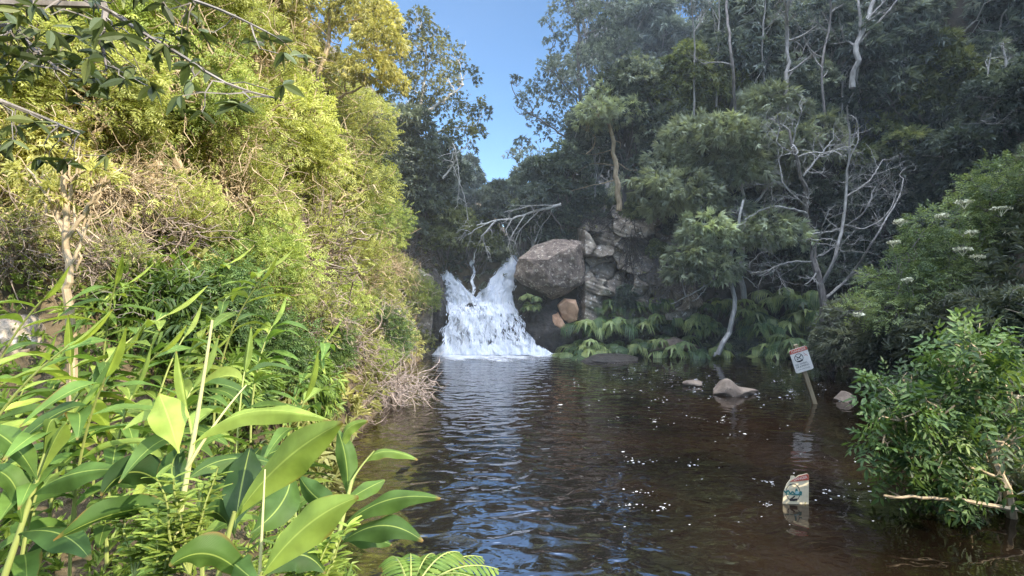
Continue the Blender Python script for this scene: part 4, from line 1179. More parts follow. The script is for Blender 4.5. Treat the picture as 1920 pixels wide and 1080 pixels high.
bare_tree('dead_tree', [([(1550, 655), (1540, 560), (1527, 480), (1512, 400), (1506, 330), (1490, 290), (1480, 245)], .17, .05), ([(1536, 540), (1562, 500), (1580, 420), (1590, 330), (1593, 255), (1588, 200)], .075, .03),
                        ([(1545, 560), (1590, 525), (1640, 445), (1690, 370), (1694, 335)], .06, .02), ([(1512, 400), (1460, 385), (1430, 392), (1396, 412)], .055, .02), ([(1506, 330), (1530, 300), (1562, 262)], .05, .02),
                        ([(1490, 290), (1455, 268), (1462, 238)], .04, .015), ([(1520, 440), (1575, 430), (1622, 400), (1642, 350)], .05, .018), ([(1525, 490), (1480, 490), (1430, 510)], .045, .018),
                        ([(1580, 420), (1622, 432), (1668, 400), (1682, 360)], .04, .015), ([(1585, 370), (1630, 340), (1655, 300)], .035, .014), ([(1510, 385), (1470, 350), (1460, 300)], .035, .014)],
          23.2, 'bare white branched dead tree with brown lower trunk at the back right shore', 51, ('bark_grey', 'bark_dead'), 9, 1.25, .55, 3)
bare_tree('dead_tree', [([(1905, 330), (1893, 250), (1900, 190), (1885, 130), (1880, 80)], .10, .03), ([(1893, 250), (1870, 210), (1850, 160), (1858, 100)], .05, .02), ([(1897, 200), (1920, 150), (1935, 100)], .05, .02), ([(1890, 215), (1860, 230), (1838, 225)], .03, .012)],
          23.0, 'bare twisted dead tree standing at the right edge above the elder', 52, ('bark_dead', 'bark_dead'), 5, .9, .5)
YT = min(on_slope(1474, 170, 60, 1.25, 22, 60), 29) - 2.4
bare_tree('pale_tree', [([(1470, 330), (1476, 170), (1473, 80), (1478, -30)], .10, .07), ([(1476, 150), (1510, 90), (1530, 30)], .04, .015)], YT, 'straight white bare trunk rising to the top edge of the hillside', 53, ('bark_mid', 'bark_mid'), 2, 1.4, .3, 2, cat='tree')
bare_tree('pale_tree', [([(1598, 165), (1610, 70), (1632, 20), (1645, -40)], .13, .08), ([(1612, 70), (1612, 20), (1605, -30)], .07, .04), ([(1612, 80), (1650, 40), (1690, -10)], .06, .02), ([(1612, 60), (1625, 85), (1622, 100)], .05, .02)], YT,
          'forked white bare trunk at the top right of the hillside', 54, ('bark_dead', 'bark_mid'), 2, 1.4, .3, 2, cat='tree')
bare_tree('pale_tree', [([(1382, 270), (1372, 100), (1362, 20), (1360, -30)], .07, .05), ([(1374, 120), (1345, 60), (1335, 20)], .03, .015)], YT + 1, 'thin grey bare trunk left of the straight white one', 55, ('bark_grey', 'bark_mid'), 1, 1.4, .3, 2, cat='tree')
bare_tree('pale_tree', [([(1548, 270), (1540, 110), (1556, 50), (1560, -20)], .06, .04), ([(1543, 130), (1520, 100), (1505, 60)], .03, .015)], YT, 'thin grey bare trunk between the straight and the forked white ones', 56, ('bark_grey', 'bark_mid'), 2, 1.2, .3, 2, cat='tree')
bare_tree('fallen_branch', [([(1052, 383), (1000, 398), (960, 410), (925, 415), (878, 426)], .075, .025), ([(930, 414), (905, 440), (892, 470), (888, 492)], .05, .015), ([(960, 410), (948, 432), (955, 452)], .03, .01), ([(985, 402), (960, 440), (950, 470)], .03, .01),
                            ([(1010, 396), (975, 430), (962, 465)], .025, .01), ([(920, 416), (895, 428), (878, 440)], .03, .01), ([(1040, 385), (1000, 385), (945, 398)], .03, .01), ([(905, 440), (910, 462), (920, 478)], .02, .008)],
          26.6, 'fallen pale dead branch spread over the top of the waterfall', 57, ('bark_pale', 'bark_pale'), 4, .7, .4, 1, -.5, 'branch', 3, .5)
bare_tree('hanging_branch', [([(830, 335), (850, 310), (856, 285), (848, 268)], .05, .025), ([(856, 290), (862, 340), (858, 385)], .03, .01), ([(850, 312), (872, 370), (878, 415)], .03, .01), ([(853, 290), (872, 275), (885, 262)], .03, .01)],
          26.8, 'pale bare branch hanging before the dark grove left of the gap', 58, ('bark_pale', 'bark_pale'), 3, .6, .4, 1, -.4, 'branch', 3, .4)


for i, (pts, label) in enumerate([([(1298, 130), (1302, 60), (1292, -30)], 'thin pale stem at the top edge left of all the white trunks'), ([(1340, 110), (1348, 40), (1350, -30)], 'slim pinkish bare stem second from the left at the top edge'),
                                  ([(1435, 160), (1428, 80), (1440, -30)], 'slim bare stem close on the left of the straight white trunk'), ([(1575, 150), (1580, 90), (1572, 20)], 'short slim bare stem touching the left of the forked white trunk'),
                                  ([(1690, 60), (1700, 10), (1715, -30)], 'slim bare stem at the top edge right of the forked white trunk'), ([(1765, 110), (1760, 50), (1775, -20)], 'slim bare stem at the top edge left of the right corner')]):
    pts = [(pts[0][0] + 3, pts[0][1] + 90)] + pts[1:]
    bare_tree('pale_tree', [(pts, .05, .03), ([pts[1], (pts[1][0] + 22 * (-1) ** i, pts[1][1] - 40), (pts[1][0] + 40 * (-1) ** i, pts[1][1] - 70)], .025, .012)], YT + .8, label, 160 + i, ('bark_mid', 'bark_mid'), 2, 1.1, .35, 2, cat='tree', group=None)


brush(1183, 470, 22, 75, 150, 61, 'dark hanging roots trailing down the cliff under the slender pine', 'bark_dark', Y=26.3, sag=1.4, length=.9, w=.014)
brush(1255, 520, 60, 40, 220, 62, 'grey leafless brush at the cliff foot left of the twisting white trunk', 'bark_grey', Y=25.4, sag=.1, length=.8, w=.010, leaves=30)
brush(1130, 410, 50, 22, 120, 63, 'dry grass and twigs hanging over the upper edge of the cliff', 'bark_dark', Y=26.9, sag=.8, length=.5, w=.010, leaves=20)
for px, py, rp, Y, kind, label in ((1238, 470, 22, 26.1, 'olive', 'tiny olive bush growing out of the middle of the cliff'), (1175, 560, 26, 25.9, 'dark', 'tiny dark bush at the cliff foot above the fronds')):
    s = rp * Y / F; c = W(px, py, Y)
    place('bush', FT[kind], (c[0], c[1], c[2] - 2.4 * s), label, 'bush', 'bushes growing on the cliff', rr.uniform(0, 6.28), s)


# ------------------------------------------------------------ drooping fronds along the back shore
def frond_plant_meshes(seed, n=15):
    r = rng(seed); st = MB(); lf = MB()
    for i in range(n):
        a = i * 2.4 + r.uniform(-.3, .3); e = r.uniform(.15, 1.3); L = r.uniform(.55, 1.0)
        h = np.array([math.cos(a), math.sin(a), 0])
        p1 = h * L * .45 * math.cos(e) + np.array([0, 0, L * (.55 + .35 * math.sin(e))]); p2 = h * L * (.5 + .5 * math.cos(e)) + np.array([0, 0, L * .55 * math.sin(e) + .12])
        P = bez((0, 0, 0), p1, p2, 18); tube(st, P[:11], np.linspace(.014, .008, 11), 4)
        t = r.normal(0, .16) + .45 + .25 * math.sin(e)
        Tn = nrm(np.gradient(P, axis=0)); s = nrm(np.cross(Tn, (0, 0, 1))); up = np.cross(s, Tn)
        for j in range(9):
            q = P[8 + j]; ll = .46 * math.sin(.55 + 2.2 * j / 9) * r.uniform(.85, 1.1)
            for sg in (-1, 1):
                d = nrm(s[8 + j] * sg + Tn[8 + j] * (.35 + .06 * j) - up[8 + j] * .45)
                m = q + d * ll * .55; b = d * 0 + np.cross(d, up[8 + j]); b = nrm(b) * .024
                tip = q + d * ll + np.array([0, 0, -.62 * ll])
                lf.add([q - b * .5, q + b * .5, m + b, m - b, tip], [np.array([(0, 1, 2, 3)]), np.array([(3, 2, 4)])], np.clip(t + r.normal(0, .06), 0, 1))
        q = P[-1]; d = Tn[-1]; b = s[-1] * .045
        lf.add([q - b, q + b, q + d * .25 - np.array([0, 0, .14])], np.array([(0, 1, 2)]), np.clip(t, 0, 1))
    return (('stalks', st.mesh('frond_stalks', M['stem'])), ('fronds', lf.mesh('fronds', M['fern'])))


FP = [frond_plant_meshes(s) for s in (61, 62, 63)]
FRONDS = [
    (1085, 645, 'frond plant at the waterline right beside the falls foam'), (1130, 640, 'yellowish frond plant at the waterline second from the falls'), (1180, 645, 'frond plant at the waterline touching the left of the wide tan boulder'),
    (1225, 628, 'frond plant right behind the wide tan boulder'), (1290, 640, 'frond plant hanging over the right side of the wide tan boulder'), (1325, 645, 'frond plant just left of the foot of the twisting white trunk'),
    (1405, 650, 'frond plant at the waterline just right of the twisting white trunk'), (1450, 640, 'frond plant at the waterline left of the leaning sign'), (1500, 630, 'pale frond plant directly above the leaning sign'),
    (1110, 595, 'frond plant in the second row nearest the orange rock'), (1160, 600, 'light frond plant in the second row above the waterline yellowish one'), (1215, 590, 'frond plant in the second row above the wide tan boulder'),
    (1270, 600, 'frond plant in the second row left of the twisting white trunk'), (1320, 600, 'frond plant under the long white side branch'), (1420, 600, 'frond plant in the second row right of the twisting white trunk'),
    (1470, 590, 'broad frond plant in the second row left of the brown trunk'), (1515, 585, 'frond plant leaning on the brown dead tree trunk'), (1135, 550, 'upper light green frond plant growing on the cliff foot'),
    (1450, 550, 'upper frond plant under the right fluffy clump'), (1400, 560, 'upper frond plant beside the top of the twisting white trunk'), (1500, 545, 'upper frond plant behind the brown trunk'),
    (975, 552, 'small bright fern clump between the right stream and the huge boulder'), (1005, 570, 'small fern clump under the left of the huge boulder'), (1580, 620, 'dark frond plant right of the brown dead trunk'),
    (1345, 560, 'shaded frond plant behind the upper white trunk'), (1240, 555, 'shaded frond plant at the foot of the yellowish cliff block'), (1190, 560, 'shaded frond plant in the upper row below the cliff'),
]
rr = rng(79)
for i, (px, py, label) in enumerate(FRONDS):
    if px < 1020: Y, s = 25.9, .62
    else:
        Y = 25.0 - (px > 1480) * 1.2 + (650 - py) * .018; s = rr.uniform(1.25, 1.75)
    c = W(px, py, Y); z = c[2] - .55 * s + rr.normal() * .15; c[0] += rr.normal() * .25
    place('frond_plant', FP[i % 3], (c[0], c[1], z), label, 'plant', 'frond plants along the back shore', rr.uniform(0, 6.28), s)


# ------------------------------------------------------------ right shore: elder bushes and shaded shrubs
def umbel(px, py, Y, s, root, base, r):
    mb = MB(); c = W(px, py, Y)
    for _ in range(90):
        a = r.uniform(0, 6.283); q = math.sqrt(r.uniform()) * s
        p = c + np.array([math.cos(a) * q, math.sin(a) * q, .22 * s * (1 - (q / s) ** 2) + r.normal() * .01])
        d = r.normal(size=(4, 3)) * .022; mb.add(p + d, np.array([(0, 1, 2, 3)]))
    for _ in range(7):
        a = r.uniform(0, 6.283); tube(mb, [c - np.array([0, 0, s * .8]), c + np.array([math.cos(a), math.sin(a), 0]) * s * .6], .005, 3)
    link('flower_head', mb.mesh('flower_head', M['petal'], base), root)


M['petal'] = plain('cream_petal', (.66, .64, .45), .7)
el = lobe_tree('flowering_elder', [(1880, 345, 55), (1830, 375, 45), (1790, 405, 45), (1740, 425, 40), (1895, 410, 60), (1845, 440, 55), (1780, 465, 55), (1720, 470, 46), (1690, 500, 40), (1905, 480, 60), (1850, 510, 60), (1780, 530, 55),
                                  (1710, 545, 50), (1650, 530, 36), (1905, 560, 60), (1840, 580, 55), (1640, 580, 42), (1600, 590, 34), (1680, 590, 44), (1910, 350, 40)], 15.5,
              [([(1850, 760), (1840, 620), (1830, 500), (1840, 400)], .07, .03), ([(1845, 640), (1760, 560), (1700, 500)], .05, .02), ([(1845, 640), (1890, 520), (1900, 400)], .05, .02), ([(1840, 680), (1720, 620), (1640, 570)], .05, .02)],
              M['elder_far'], M['bark_grey'], T_PIN, .27, 'big green elder shrub with flat cream flower heads on the right shore', 71, 'shrub', per=190, tint=.55, gap=.55, droop=.25, flat=.8, dz=.9)
r_ = rng(72)
for px, py, s in ((1688, 416, .16), (1765, 405, .15), (1808, 380, .20), (1877, 392, .24), (1805, 468, .20), (1832, 482, .17), (1822, 436, .14), (1700, 525, .12), (1895, 436, .13), (1675, 455, .15), (1610, 590, .12)):
    umbel(px, py, 14.4, s, el, tuple(el.location), r_)
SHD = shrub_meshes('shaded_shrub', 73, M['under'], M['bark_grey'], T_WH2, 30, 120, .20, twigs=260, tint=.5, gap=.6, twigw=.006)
for px, py, rp, Y, label in ((1620, 640, 75, 18.5, 'dark twiggy shrub over the water behind the leaning sign'), (1700, 655, 85, 16, 'dark twiggy shrub above the small rounded grey stone'), (1800, 650, 95, 14, 'dark tangled shrub below the flowering elder'),
                             (1890, 640, 95, 12.5, 'dark tangled shrub at the right edge behind the bright elder shoots'), (1560, 660, 40, 20.5, 'small dark shrub at the waterline right of the sign top'), (1880, 780, 80, 10.5, 'dark shrub low on the right edge behind the near elder')):
    s = rp * Y / F; c = W(px, py, Y)
    place('shrub', SHD, (c[0], c[1], c[2] - s), label, 'shrub', 'shaded shrubs on the right shore', rr.uniform(0, 6.28), (s * 1.1, s, s))
lobe_tree('elder_bush', [(1815, 630, 38), (1800, 660, 34), (1840, 650, 34), (1790, 690, 34), (1835, 700, 40), (1676, 720, 34), (1680, 748, 24), (1700, 735, 40), (1740, 760, 44), (1790, 760, 44), (1850, 770, 50), (1900, 740, 44), (1690, 775, 36), (1745, 800, 40),
                         (1655, 832, 30), (1692, 842, 36), (1730, 850, 44), (1790, 830, 46), (1850, 840, 50), (1905, 820, 44), (1700, 890, 36), (1760, 895, 44), (1820, 900, 48), (1880, 900, 46), (1790, 945, 34), (1840, 955, 40), (1880, 975, 34), (1905, 880, 40), (1850, 1000, 24)], 7.4,
          [([(1910, 1150), (1906, 1020), (1897, 935), (1864, 860), (1835, 780), (1820, 690), (1815, 640)], .085, .015), ([(1880, 900), (1780, 860), (1690, 830)], .025, .008), ([(1850, 830), (1760, 780), (1680, 735)], .025, .008), ([(1900, 950), (1840, 950), (1790, 930)], .02, .008),
           ([(1860, 860), (1900, 800), (1910, 740)], .025, .01), ([(1905, 980), (1870, 985), (1850, 990)], .02, .008)],
          M['elder'], M['bark_tan'], T_PIN6, .34, 'near elder bush with long leaflets leaning over the water at the right edge', 74, 'bush', per=17, tint=.44, gap=.7, droop=.35, flat=.42, dz=.5, limb_w=.014)
bare_tree('dead_stick', [([(1925, 960), (1850, 945), (1780, 936), (1700, 930), (1657, 929)], .030, .014)], 7.0, 'bare yellowish stick reaching out over the water under the near elder', 75, ('bark_tan', 'bark_tan'), 1, .15, .3, 0, cat='stick', kids=1, jitter=.2)
bare_tree('dead_twig', [([(1700, 755), (1660, 775), (1625, 805)], .016, .007), ([(1668, 770), (1664, 755)], .012, .006)], 8.2, 'thin crooked dead twig hanging out of the near elder toward the pool', 76, ('bark_tan', 'bark_tan'), 2, .2, .5, 0, cat='twig', kids=1, jitter=.2)


# ------------------------------------------------------------ ground cover nobody could count
def cover(name, label, box, n, T, size, m, seed, cond, off=(.0, .35)):
    r = rng(seed); mb = MB()
    x = r.uniform(box[0], box[1], n); y = r.uniform(box[2], box[3], n)
    k = cond(x, y) & (sdist(x, y) > .05); x = x[k]; y = y[k]
    z = H(x, y); e = .15
    nx = -(H(x + e, y) - z) / e; ny = -(H(x, y + e) - z) / e
    Nn = nrm(np.stack([nx, ny, np.ones_like(x)], -1))
    P = np.stack([x, y, z], -1) + Nn * r.uniform(*off, len(x))[:, None]
    D = Nn * .6 + r.normal(size=P.shape) * .7
    sprays(mb, T, P, D, size * r.uniform(.7, 1.4, len(x)), r, .5 + .25 * wob(P, 1.2, 3) + r.normal(0, .1, len(x)))
    o = link(name, mb.mesh(name, m)); o['kind'] = 'stuff'; o['label'] = label


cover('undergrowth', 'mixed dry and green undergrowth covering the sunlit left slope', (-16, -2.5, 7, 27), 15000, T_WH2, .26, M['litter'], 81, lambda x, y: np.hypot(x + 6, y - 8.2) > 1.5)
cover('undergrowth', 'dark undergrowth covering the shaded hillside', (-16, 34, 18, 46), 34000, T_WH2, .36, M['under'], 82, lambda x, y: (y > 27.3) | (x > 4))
cover('undergrowth', 'low green growth on the near banks', (-6, 8.5, -1, 9), 22000, T_WH2, .12, M['midgreen'], 83, lambda x, y: np.hypot(x, y) > .8, (0, .2))
cover('undergrowth', 'dark growth along the right shore', (6, 20, 6, 26), 20000, T_WH2, .26, M['under'], 84, lambda x, y: x > 0, (0, .5))
# ------------------------------------------------------------ ginger in the foreground
def blade(mb, P, width, side, r, tint=.5, fold=.18, wave=.09, peak=.45, petiole=.0, tipc=.0):
    """one ginger leaf along the line P; SIDE is the rough direction of its width"""
    P = np.asarray(P, float); n = len(P); t = np.linspace(0, 1, n)
    T = nrm(np.gradient(P, axis=0)); S = np.broadcast_to(np.asarray(side, float), P.shape)
    S = nrm(S - T * (S * T).sum(-1, keepdims=True)); U = np.cross(S, T)
    tt = np.clip((t - petiole) / (1 - petiole), 0, 1)
    a = math.log(.5) / math.log(peak)
    w = np.sin(np.pi * tt ** a) ** .95 * width / 2 * (1 - .25 * tt ** 4) + .0035
    us = np.array([-1, -.66, -.33, 0, .33, .66, 1.0])
    ph = r.uniform(0, 6.28, 2)
    wv = np.stack([np.sin(t * r.uniform(9, 16) + ph[0]), np.sin(t * r.uniform(9, 16) + ph[1])], -1) * wave * width
    rows = []
    for u in us:
        h = (abs(u) * fold * width * (1 if fold > 0 else 1)) + abs(u) ** 2 * np.where(u < 0, wv[:, 0], wv[:, 1])
        rows.append(P + S * (u * w * math.cos(abs(fold)))[:, None] + U * (h * (w / (width / 2 + 1e-6)))[:, None])
    V = np.stack(rows, 1); k = len(us)
    i = np.arange(n - 1)[:, None] * k + np.arange(k - 1)[None]
    uv = np.stack([np.tile(us, (n, 1)) * (w / (width / 2))[:, None] * 1.0, np.repeat(t[:, None], k, 1)], -1)
    uv[:, :, 0] = np.tile(us, (n, 1))
    mb.add(V, np.stack([i, i + 1, i + k + 1, i + k], -1).reshape(-1, 4), np.clip(tint + r.normal(0, .04), 0, 1), uv)


def ginger_meshes(seed, n=15, H_=1.15, leaf=.40, w=.10, lean=.35, tint=.5):
    r = rng(seed); st = MB(); lf = MB()
    P = bez((0, 0, -.15), (0, 0, H_ * .6), (lean * H_, 0, H_), 24)
    tube(st, P, np.linspace(.011, .005, 24), 6)
    for j in range(n):
        f = .18 + .80 * j / (n - 1); i = int(f * 23); p = P[i]; T = nrm(P[min(i + 1, 23)] - P[i - 1])
        s = np.array([0, 1.0, 0]) * (1 if j % 2 else -1) + np.array([r.normal() * .25, 0, r.normal() * .15])
        L = leaf * r.uniform(.8, 1.1) * (.75 + .5 * math.sin(f * 2.6))
        up = .55 + r.normal() * .12
        p1 = p + nrm(s + T * up * 1.5) * L * .5; p2 = p + nrm(s * 1.1 + T * .3) * L - np.array([0, 0, .28 * L * r.uniform(.6, 1.4)])
        blade(lf, bez(p, p1, p2, 13), w * r.uniform(.85, 1.15), np.cross(s, (0, 0, 1)) + .2 * r.normal(size=3), r, tint + r.normal(0, .14), .20 * r.uniform(.3, 1.4), .05, .42, .04)
    blade(lf, bez(P[-1], P[-1] + T * leaf * .4, P[-1] + T * leaf * .8 + np.array([0, 0, .02]), 12), w * .5, (0, 1, 0), r, tint + .2, .5, .02)
    return (('stem', st.mesh('ginger_stem', M['stem'])), ('leaves', lf.mesh('ginger_leaves', M['ginger'], smooth=True)))


GP = [ginger_meshes(91), ginger_meshes(92, 17, 1.3, .38, .085, .5, .55), ginger_meshes(93, 13, .95, .44, .115, .25, .45), ginger_meshes(94, 16, 1.2, .40, .095, .6, .62), ginger_meshes(95, 12, .8, .36, .095, .15, .5)]
# px,py of the stem foot, depth, prototype, turn, size, label
GINGER = [
    (-60, 930, 3.4, 1, -15, .9, 'ginger with a ladder of narrow sunlit leaves at the left edge'),
    (-90, 1040, 2.6, 3, -5, .8, 'ginger with broad yellow green leaves below the left edge ladder'),
    (90, 1000, 3.2, 0, 10, .85, 'ginger with an upright folded top leaf left of centre in the sunlit patch'),
    (170, 950, 3.9, 3, -20, .9, 'ginger arching to the right behind the upright folded leaf'),
    (240, 935, 4.2, 1, 20, .8, 'ginger with drooping dark tips left of the tall straw spike'),
    (30, 1150, 2.2, 2, 20, .8, 'big ginger stem rising from the bottom left corner'),
    (130, 1080, 2.4, 0, -30, .75, 'yellowing ginger near the bottom left behind the corner stem'),
    (200, 1010, 2.9, 4, 30, .9, 'short ginger with yellow blotched leaves under the arching one'),
    (290, 1030, 2.6, 2, 60, .75, 'dark leaved ginger at the bottom just left of the tall spike'),
    (60, 960, 3.0, 3, 40, .85, 'sunlit ginger in the second row from the bottom left corner'),
    (140, 930, 3.4, 4, -60, 1.0, 'low ginger with brown edged leaves in the middle of the patch'),
    (270, 930, 3.6, 0, 80, .85, 'ginger whose leaves hang behind the broad upright hero leaf'),
    (230, 690, 6.6, 1, 0, 1.0, 'farther ginger with long pale leaves below the bare earth bank'),
    (300, 690, 6.4, 3, 40, 1.0, 'farther ginger leaning right of the pale sapling'),
    (190, 770, 5.2, 0, -40, 1.0, 'shaded ginger at the foot of the pale sapling'),
    (330, 760, 5.0, 3, 30, 1.0, 'shaded ginger behind the tall straw spike on its left'),
    (400, 800, 4.6, 1, -30, .9, 'shaded ginger right behind the tall straw spike'),
    (470, 800, 5.2, 2, 60, .95, 'shaded ginger behind the arching thin leaf'),
    (540, 830, 5.8, 0, 10, .9, 'shaded ginger with hanging leaves close to the water brush'),
    (440, 960, 3.0, 2, 100, .75, 'dark ginger in the shade under the biggest yellow green leaf'),
    (540, 1000, 2.7, 4, -20, .8, 'dark ginger between the two biggest leaves'),
    (380, 1100, 2.0, 4, 150, .75, 'low ginger at the bottom edge below the tall spike'),
    (560, 1130, 2.5, 0, 120, .5, 'low ginger at the bottom edge right of the lower big leaf'),
    (10, 890, 4.4, 2, 10, .85, 'ginger behind the left edge ladder in front of the brown rock'),
    (90, 780, 5.0, 1, 30, .9, 'ginger just left of the foot of the pale sapling'),
]
for px, py, Y, p, a, s, label in GINGER:
    c = W(px, py, Y)
    place('ginger', GP[p], c, label, 'ginger plant', 'ginger plants on the near left bank', R(a), s)


# ---- the big near leaves, one by one: (foot, middle, tip, depth at each, width, tint, fold, twist)
def hero(name, label, stems, leaves, seed):
    r = rng(seed)
    b = W(*stems[0][0][0]); b = np.array([b[0], b[1], b[2]])
    root = empty(name, b, label, 'ginger plant', 'big ginger in the foreground')
    for pts, w0, w1, m in stems:
        mb = MB(); P = np.array([W(*p) for p in pts])
        t = np.linspace(0, 1, 20)
        Q = bez(P[0], P[1], P[2], 20) if len(P) == 3 else bez(P[0], (P[0] + P[1]) / 2, P[1], 20)
        tube(mb, Q, np.linspace(w0, w1, 20), 7)
        link('stem', mb.mesh('stem', M[m], b, True), root)
    for (p0, p1, p2, w, tint, fold, tw, pk) in leaves:
        mb = MB(); A, B_, C_ = W(*p0), W(*p1), W(*p2)
        ctrl = 2 * B_ - .5 * (A + C_)
        P = bez(A, ctrl, C_, 26)
        T = nrm(C_ - A); view = nrm(B_ - np.array([0, 0, EYE]))
        s0 = nrm(np.cross(T, view)); u0 = np.cross(s0, T)
        side = s0 * math.cos(R(tw)) + u0 * math.sin(R(tw))
        blade(mb, P, w * .94, side, r, tint - .12, fold, .11, pk, .03)
        link('leaf', mb.mesh('leaf', M['ginger'], b, True), root)


Y1 = 1.75
hero('ginger', 'big ginger with a tall straw coloured spike and one broad upright leaf',
     [(((330, 1000, Y1), (365, 830, Y1), (398, 600, Y1 + .05)), .010, .004, 'stem_y'), (((350, 880, Y1), (400, 790, Y1), (462, 722, Y1 + .1)), .006, .002, 'stem_y')],
     [((335, 850, Y1), (318, 790, Y1 + .05), (298, 738, Y1 + .12), .115, .86, .12, 5, .62), ((362, 832, Y1), (470, 772, Y1), (622, 790, Y1 - .1), .075, .80, .35, 40, .5), ((345, 930, Y1), (322, 880, Y1 + .05), (345, 835, Y1 + .1), .10, .35, .3, 10, .5),
      ((330, 935, Y1 + .05), (255, 885, Y1 + .05), (190, 930, Y1), .11, .32, .2, 25, .5), ((350, 900, Y1), (430, 860, Y1 + .1), (520, 872, Y1 + .15), .075, .45, .25, 35, .5), ((330, 960, Y1 - .05), (230, 960, Y1 - .15), (100, 1015, Y1 - .3), .085, .35, .3, 40, .5)], 101)
hero('ginger', 'big ginger whose longest yellow green leaf leans toward the pool',
     [(((410, 1080, 1.6), (425, 1010, 1.6), (440, 960, 1.6)), .009, .006, 'stem'), (((487, 1080, 1.5), (492, 980, 1.5), (497, 880, 1.55)), .005, .002, 'stem_y')],
     [((438, 975, 1.6), (528, 868, 1.58), (642, 792, 1.5), .120, .82, .30, 18, .55), ((440, 990, 1.62), (455, 900, 1.75), (470, 835, 1.85), .115, .20, .2, 8, .5), ((430, 1000, 1.65), (445, 905, 1.9), (490, 838, 2.0), .09, .30, .2, 20, .6),
      ((470, 1000, 1.7), (530, 940, 1.8), (545, 880, 1.9), .11, .35, .2, 5, .5), ((440, 1010, 1.65), (400, 960, 1.7), (350, 990, 1.65), .08, .30, .3, 40, .5)], 102)
hero('ginger', 'ginger at the bottom edge with a wide folded leaf pointing right',
     [(((470, 1110, 1.4), (480, 1095, 1.4), (492, 1075, 1.4)), .008, .006, 'stem')],
     [((488, 1085, 1.4), (572, 988, 1.4), (672, 932, 1.38), .10, .74, .28, 15, .5), ((470, 1095, 1.35), (395, 1040, 1.33), (318, 1062, 1.3), .085, .50, .2, 30, .5), ((480, 1095, 1.36), (440, 1058, 1.3), (490, 1100, 1.2), .07, .45, .2, 30, .5),
      ((500, 1080, 1.5), (560, 1040, 1.55), (610, 1075, 1.55), .09, .35, .2, 30, .5)], 103)
hero('ginger', 'slender ginger nearest the pool with four leaves held over the water',
     [(((615, 1090, 1.75), (640, 980, 1.8), (660, 900, 1.85)), .008, .006, 'stem'), (((655, 910, 1.85), (670, 880, 1.88), (702, 845, 1.9)), .004, .002, 'stem')],
     [((652, 930, 1.85), (648, 860, 1.88), (632, 805, 1.92), .070, .50, .25, 15, .5), ((640, 850, 1.9), (650, 806, 1.9), (690, 790, 1.88), .045, .75, .3, 40, .5), ((640, 990, 1.8), (725, 938, 1.78), (826, 935, 1.75), .070, .52, .28, 28, .5), ((638, 1020, 1.8), (715, 985, 1.75), (793, 1015, 1.7), .085, .42, .22, 28, .5),
      ((680, 870, 1.9), (722, 846, 1.9), (783, 862, 1.9), .040, .62, .3, 38, .5), ((635, 1010, 1.8), (690, 1008, 1.85), (735, 1022, 1.85), .06, .35, .2, 35, .5), ((648, 940, 1.85), (690, 915, 1.95), (722, 900, 2.0), .055, .55, .2, 25, .5), ((640, 960, 1.82), (590, 930, 1.9), (560, 890, 2.0), .08, .35, .2, 20, .5), ((630, 1030, 1.78), (580, 1000, 1.8), (540, 1020, 1.85), .08, .3, .2, 30, .5)], 104)
hero('ginger', 'ginger in the lower left with an upright half folded pale leaf',
     [(((5, 1090, 2.0), (50, 960, 2.0), (85, 850, 2.05)), .012, .007, 'stem')],
     [((82, 860, 2.05), (95, 790, 2.05), (122, 800, 2.1), .06, .7, .4, 20, .5), ((75, 890, 2.0), (105, 820, 2.0), (125, 795, 2.0), .055, .75, .5, 30, .5), ((60, 930, 2.0), (130, 890, 1.9), (232, 880, 1.85), .09, .55, .3, 35, .5), ((40, 980, 2.0), (20, 900, 2.0), (-40, 880, 2.0), .08, .6, .2, 20, .5),
      ((70, 900, 2.0), (20, 830, 2.05), (-40, 800, 2.1), .09, .66, .2, 20, .5), ((35, 1000, 2.0), (110, 1000, 1.9), (170, 1050, 1.8), .10, .35, .2, 30, .5)], 105)


def sprout(px, py, Y, h, seed, label, name='weed_sprout'):
    r = rng(seed); b = W(px, py, Y); root = empty(name, b, label, 'weed')
    st = MB(); lf = MB()
    for i in range(4):
        top = b + np.array([r.normal() * .05, r.normal() * .05, h * r.uniform(.6, 1)])
        P = crooked(b, top, 14, .03, r); tube(st, P, np.linspace(.004, .0015, 14), 5)
        for j in range(2, 14):
            for k in range(3):
                a = r.uniform(0, 6.28); d = np.array([math.cos(a), math.sin(a), .5]); L = r.uniform(.025, .06)
                blade(lf, bez(P[j], P[j] + d * L * .5, P[j] + d * L - np.array([0, 0, .01]), 6), .010, np.cross(d, (0, 0, 1)), r, .7, .1, .02)
    link('stem', st.mesh('sprout_stem', M['stem'], b), root); link('leaves', lf.mesh('sprout_leaves', M['ginger'], b), root)


sprout(355, 1075, 1.5, .33, 111, 'light green weed with many tiny narrow leaves in front of the tall spike')
sprout(250, 1080, 1.6, .22, 112, 'small weed with fine leaves at the bottom left of the tall spike')
sprout(300, 1100, 1.5, .26, 113, 'small feathery weed right of the finest bottom one')
sprout(590, 1120, 1.6, .20, 114, 'tiny weed at the bottom edge between the big leaves')


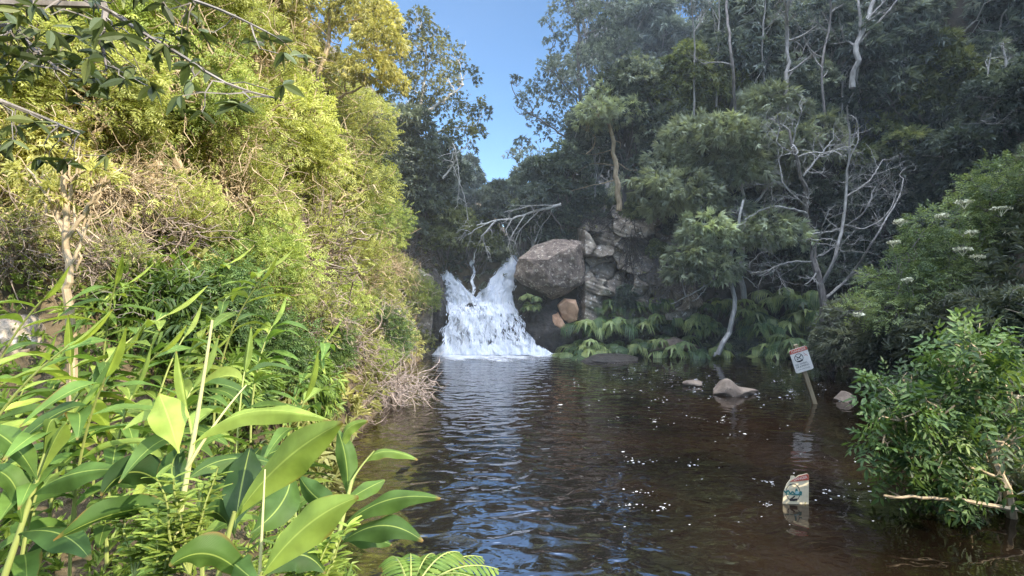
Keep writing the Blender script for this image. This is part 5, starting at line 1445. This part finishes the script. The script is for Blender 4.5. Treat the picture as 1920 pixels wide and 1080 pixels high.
def fern(px, py, Y, fr, seed, label):
    r = rng(seed); b = W(px, py, Y); root = empty('fern', b, label, 'fern', 'ferns at the bottom edge')
    st = MB(); lf = MB()
    for tx, ty, dY in fr:
        c = W(tx, ty, Y + dY); P = bez(b, (b + c) / 2 + np.array([0, 0, .10]), c, 44); tube(st, P, np.linspace(.004, .0015, 44), 4)
        T = nrm(np.gradient(P, axis=0)); S = nrm(np.cross(T, (0, 0, 1)))
        for j in range(5, 44, 3):
            L = .075 * r.uniform(.8, 1.15) * math.sin(.4 + 2.6 * j / 44)
            for sg in (-1, 1):
                d = nrm(S[j] * sg + T[j] * .5 - np.array([0, 0, .2])); blade(lf, bez(P[j], P[j] + d * L * .5, P[j] + d * L - np.array([0, 0, .35 * L]), 6), .0085, T[j], r, .55, .1, .02)
    link('stem', st.mesh('fern_stem', M['stem'], b), root); link('fronds', lf.mesh('fern_fronds', M['ginger'], b), root)


fern(770, 1120, 1.9, [(862, 1036, .2), (935, 1068, .1), (815, 1040, .3), (900, 1090, -.1), (905, 1045, .3), (730, 1046, .2), (770, 1040, .25)], 121, 'fern with fine fronds reaching over the water at the bottom edge')

# ---- pale sapling and the dark leafy bough
lobe_tree('sapling', [(60, 330, 40), (130, 300, 40), (190, 330, 36), (100, 370, 30)], 4.9,
          [([(133, 660), (128, 540), (122, 450), (118, 380), (120, 300)], .04, .018), ([(122, 440), (95, 370), (55, 320)], .022, .008), ([(124, 450), (165, 390), (200, 330)], .022, .008), ([(120, 400), (140, 340), (150, 290)], .018, .006), ([(126, 520), (150, 460), (172, 400)], .018, .007)],
          M['gold'], M['bark_tan'], T_WH2, .10, 'pale tan sapling trunk forking below the bare earth bank', 131, 'sapling', per=30, tint=.5, gap=.9, twiglets=6, limb_w=.012, dz=.3)


def bough():
    r = rng(141); Yb = 3.4
    b = np.array([-3.9, 2.9, Hs(-3.9, 2.9) - .2])
    root = empty('overhanging_tree', b, 'dark leafy bough hanging into the top left from a tree outside the frame', 'tree')
    tr = MB(); lf = MB()
    tube(tr, crooked(b, b + np.array([-.1, .1, 4.2]), 14, .03, r), np.linspace(.11, .06, 14), 8)
    top = b + np.array([-.08, .1, 3.6])
    for pts in ([(-120, -120), (120, -20), (215, 20), (270, 70), (330, 90), (420, 165), (520, 185)], [(-100, 60), (20, 40), (60, 90), (110, 130)], [(-120, 130), (0, 190), (80, 220), (150, 250)], [(100, -60), (300, -20), (420, 20), (500, 60)],
                [(200, 10), (190, 70), (200, 130)], [(-50, -60), (10, 10), (20, 60)]):
        P = line_px([(p[0], p[1], r.normal() * .12) for p in pts], Yb, 18)
        P = np.concatenate([[top * .6 + P[0] * .4 if P[0][0] < -2.5 else P[0]], P])
        tube(tr, P, np.linspace(.022, .006, 19), 5)
        for j in range(4, 19):
            for k in range(2):
                if r.uniform() < .3: continue
                q = P[j] + r.normal(size=3) * .05; e = q + np.array([r.normal() * .16, r.normal() * .16, -r.uniform(.0, .22)])
                tube(tr, crooked(P[j], e, 5, .1, r), np.linspace(.005, .0025, 5), 3)
                for m_ in range(int(r.integers(3, 6))):
                    d = nrm(np.array([r.normal(), r.normal() * .8, -.5 + r.normal() * .45])); L = r.uniform(.085, .15)
                    blade(lf, bez(e, e + d * L * .5 + np.array([0, 0, .015]), e + d * L, 7), L * .30, np.cross(d, r.normal(size=3)), r, .45 + r.normal() * .2, .15, .02)
    link('trunk', tr.mesh('bough_wood', M['bark_grey'], b), root); link('crown', lf.mesh('bough_leaves', M['bough'], b), root)


bough()
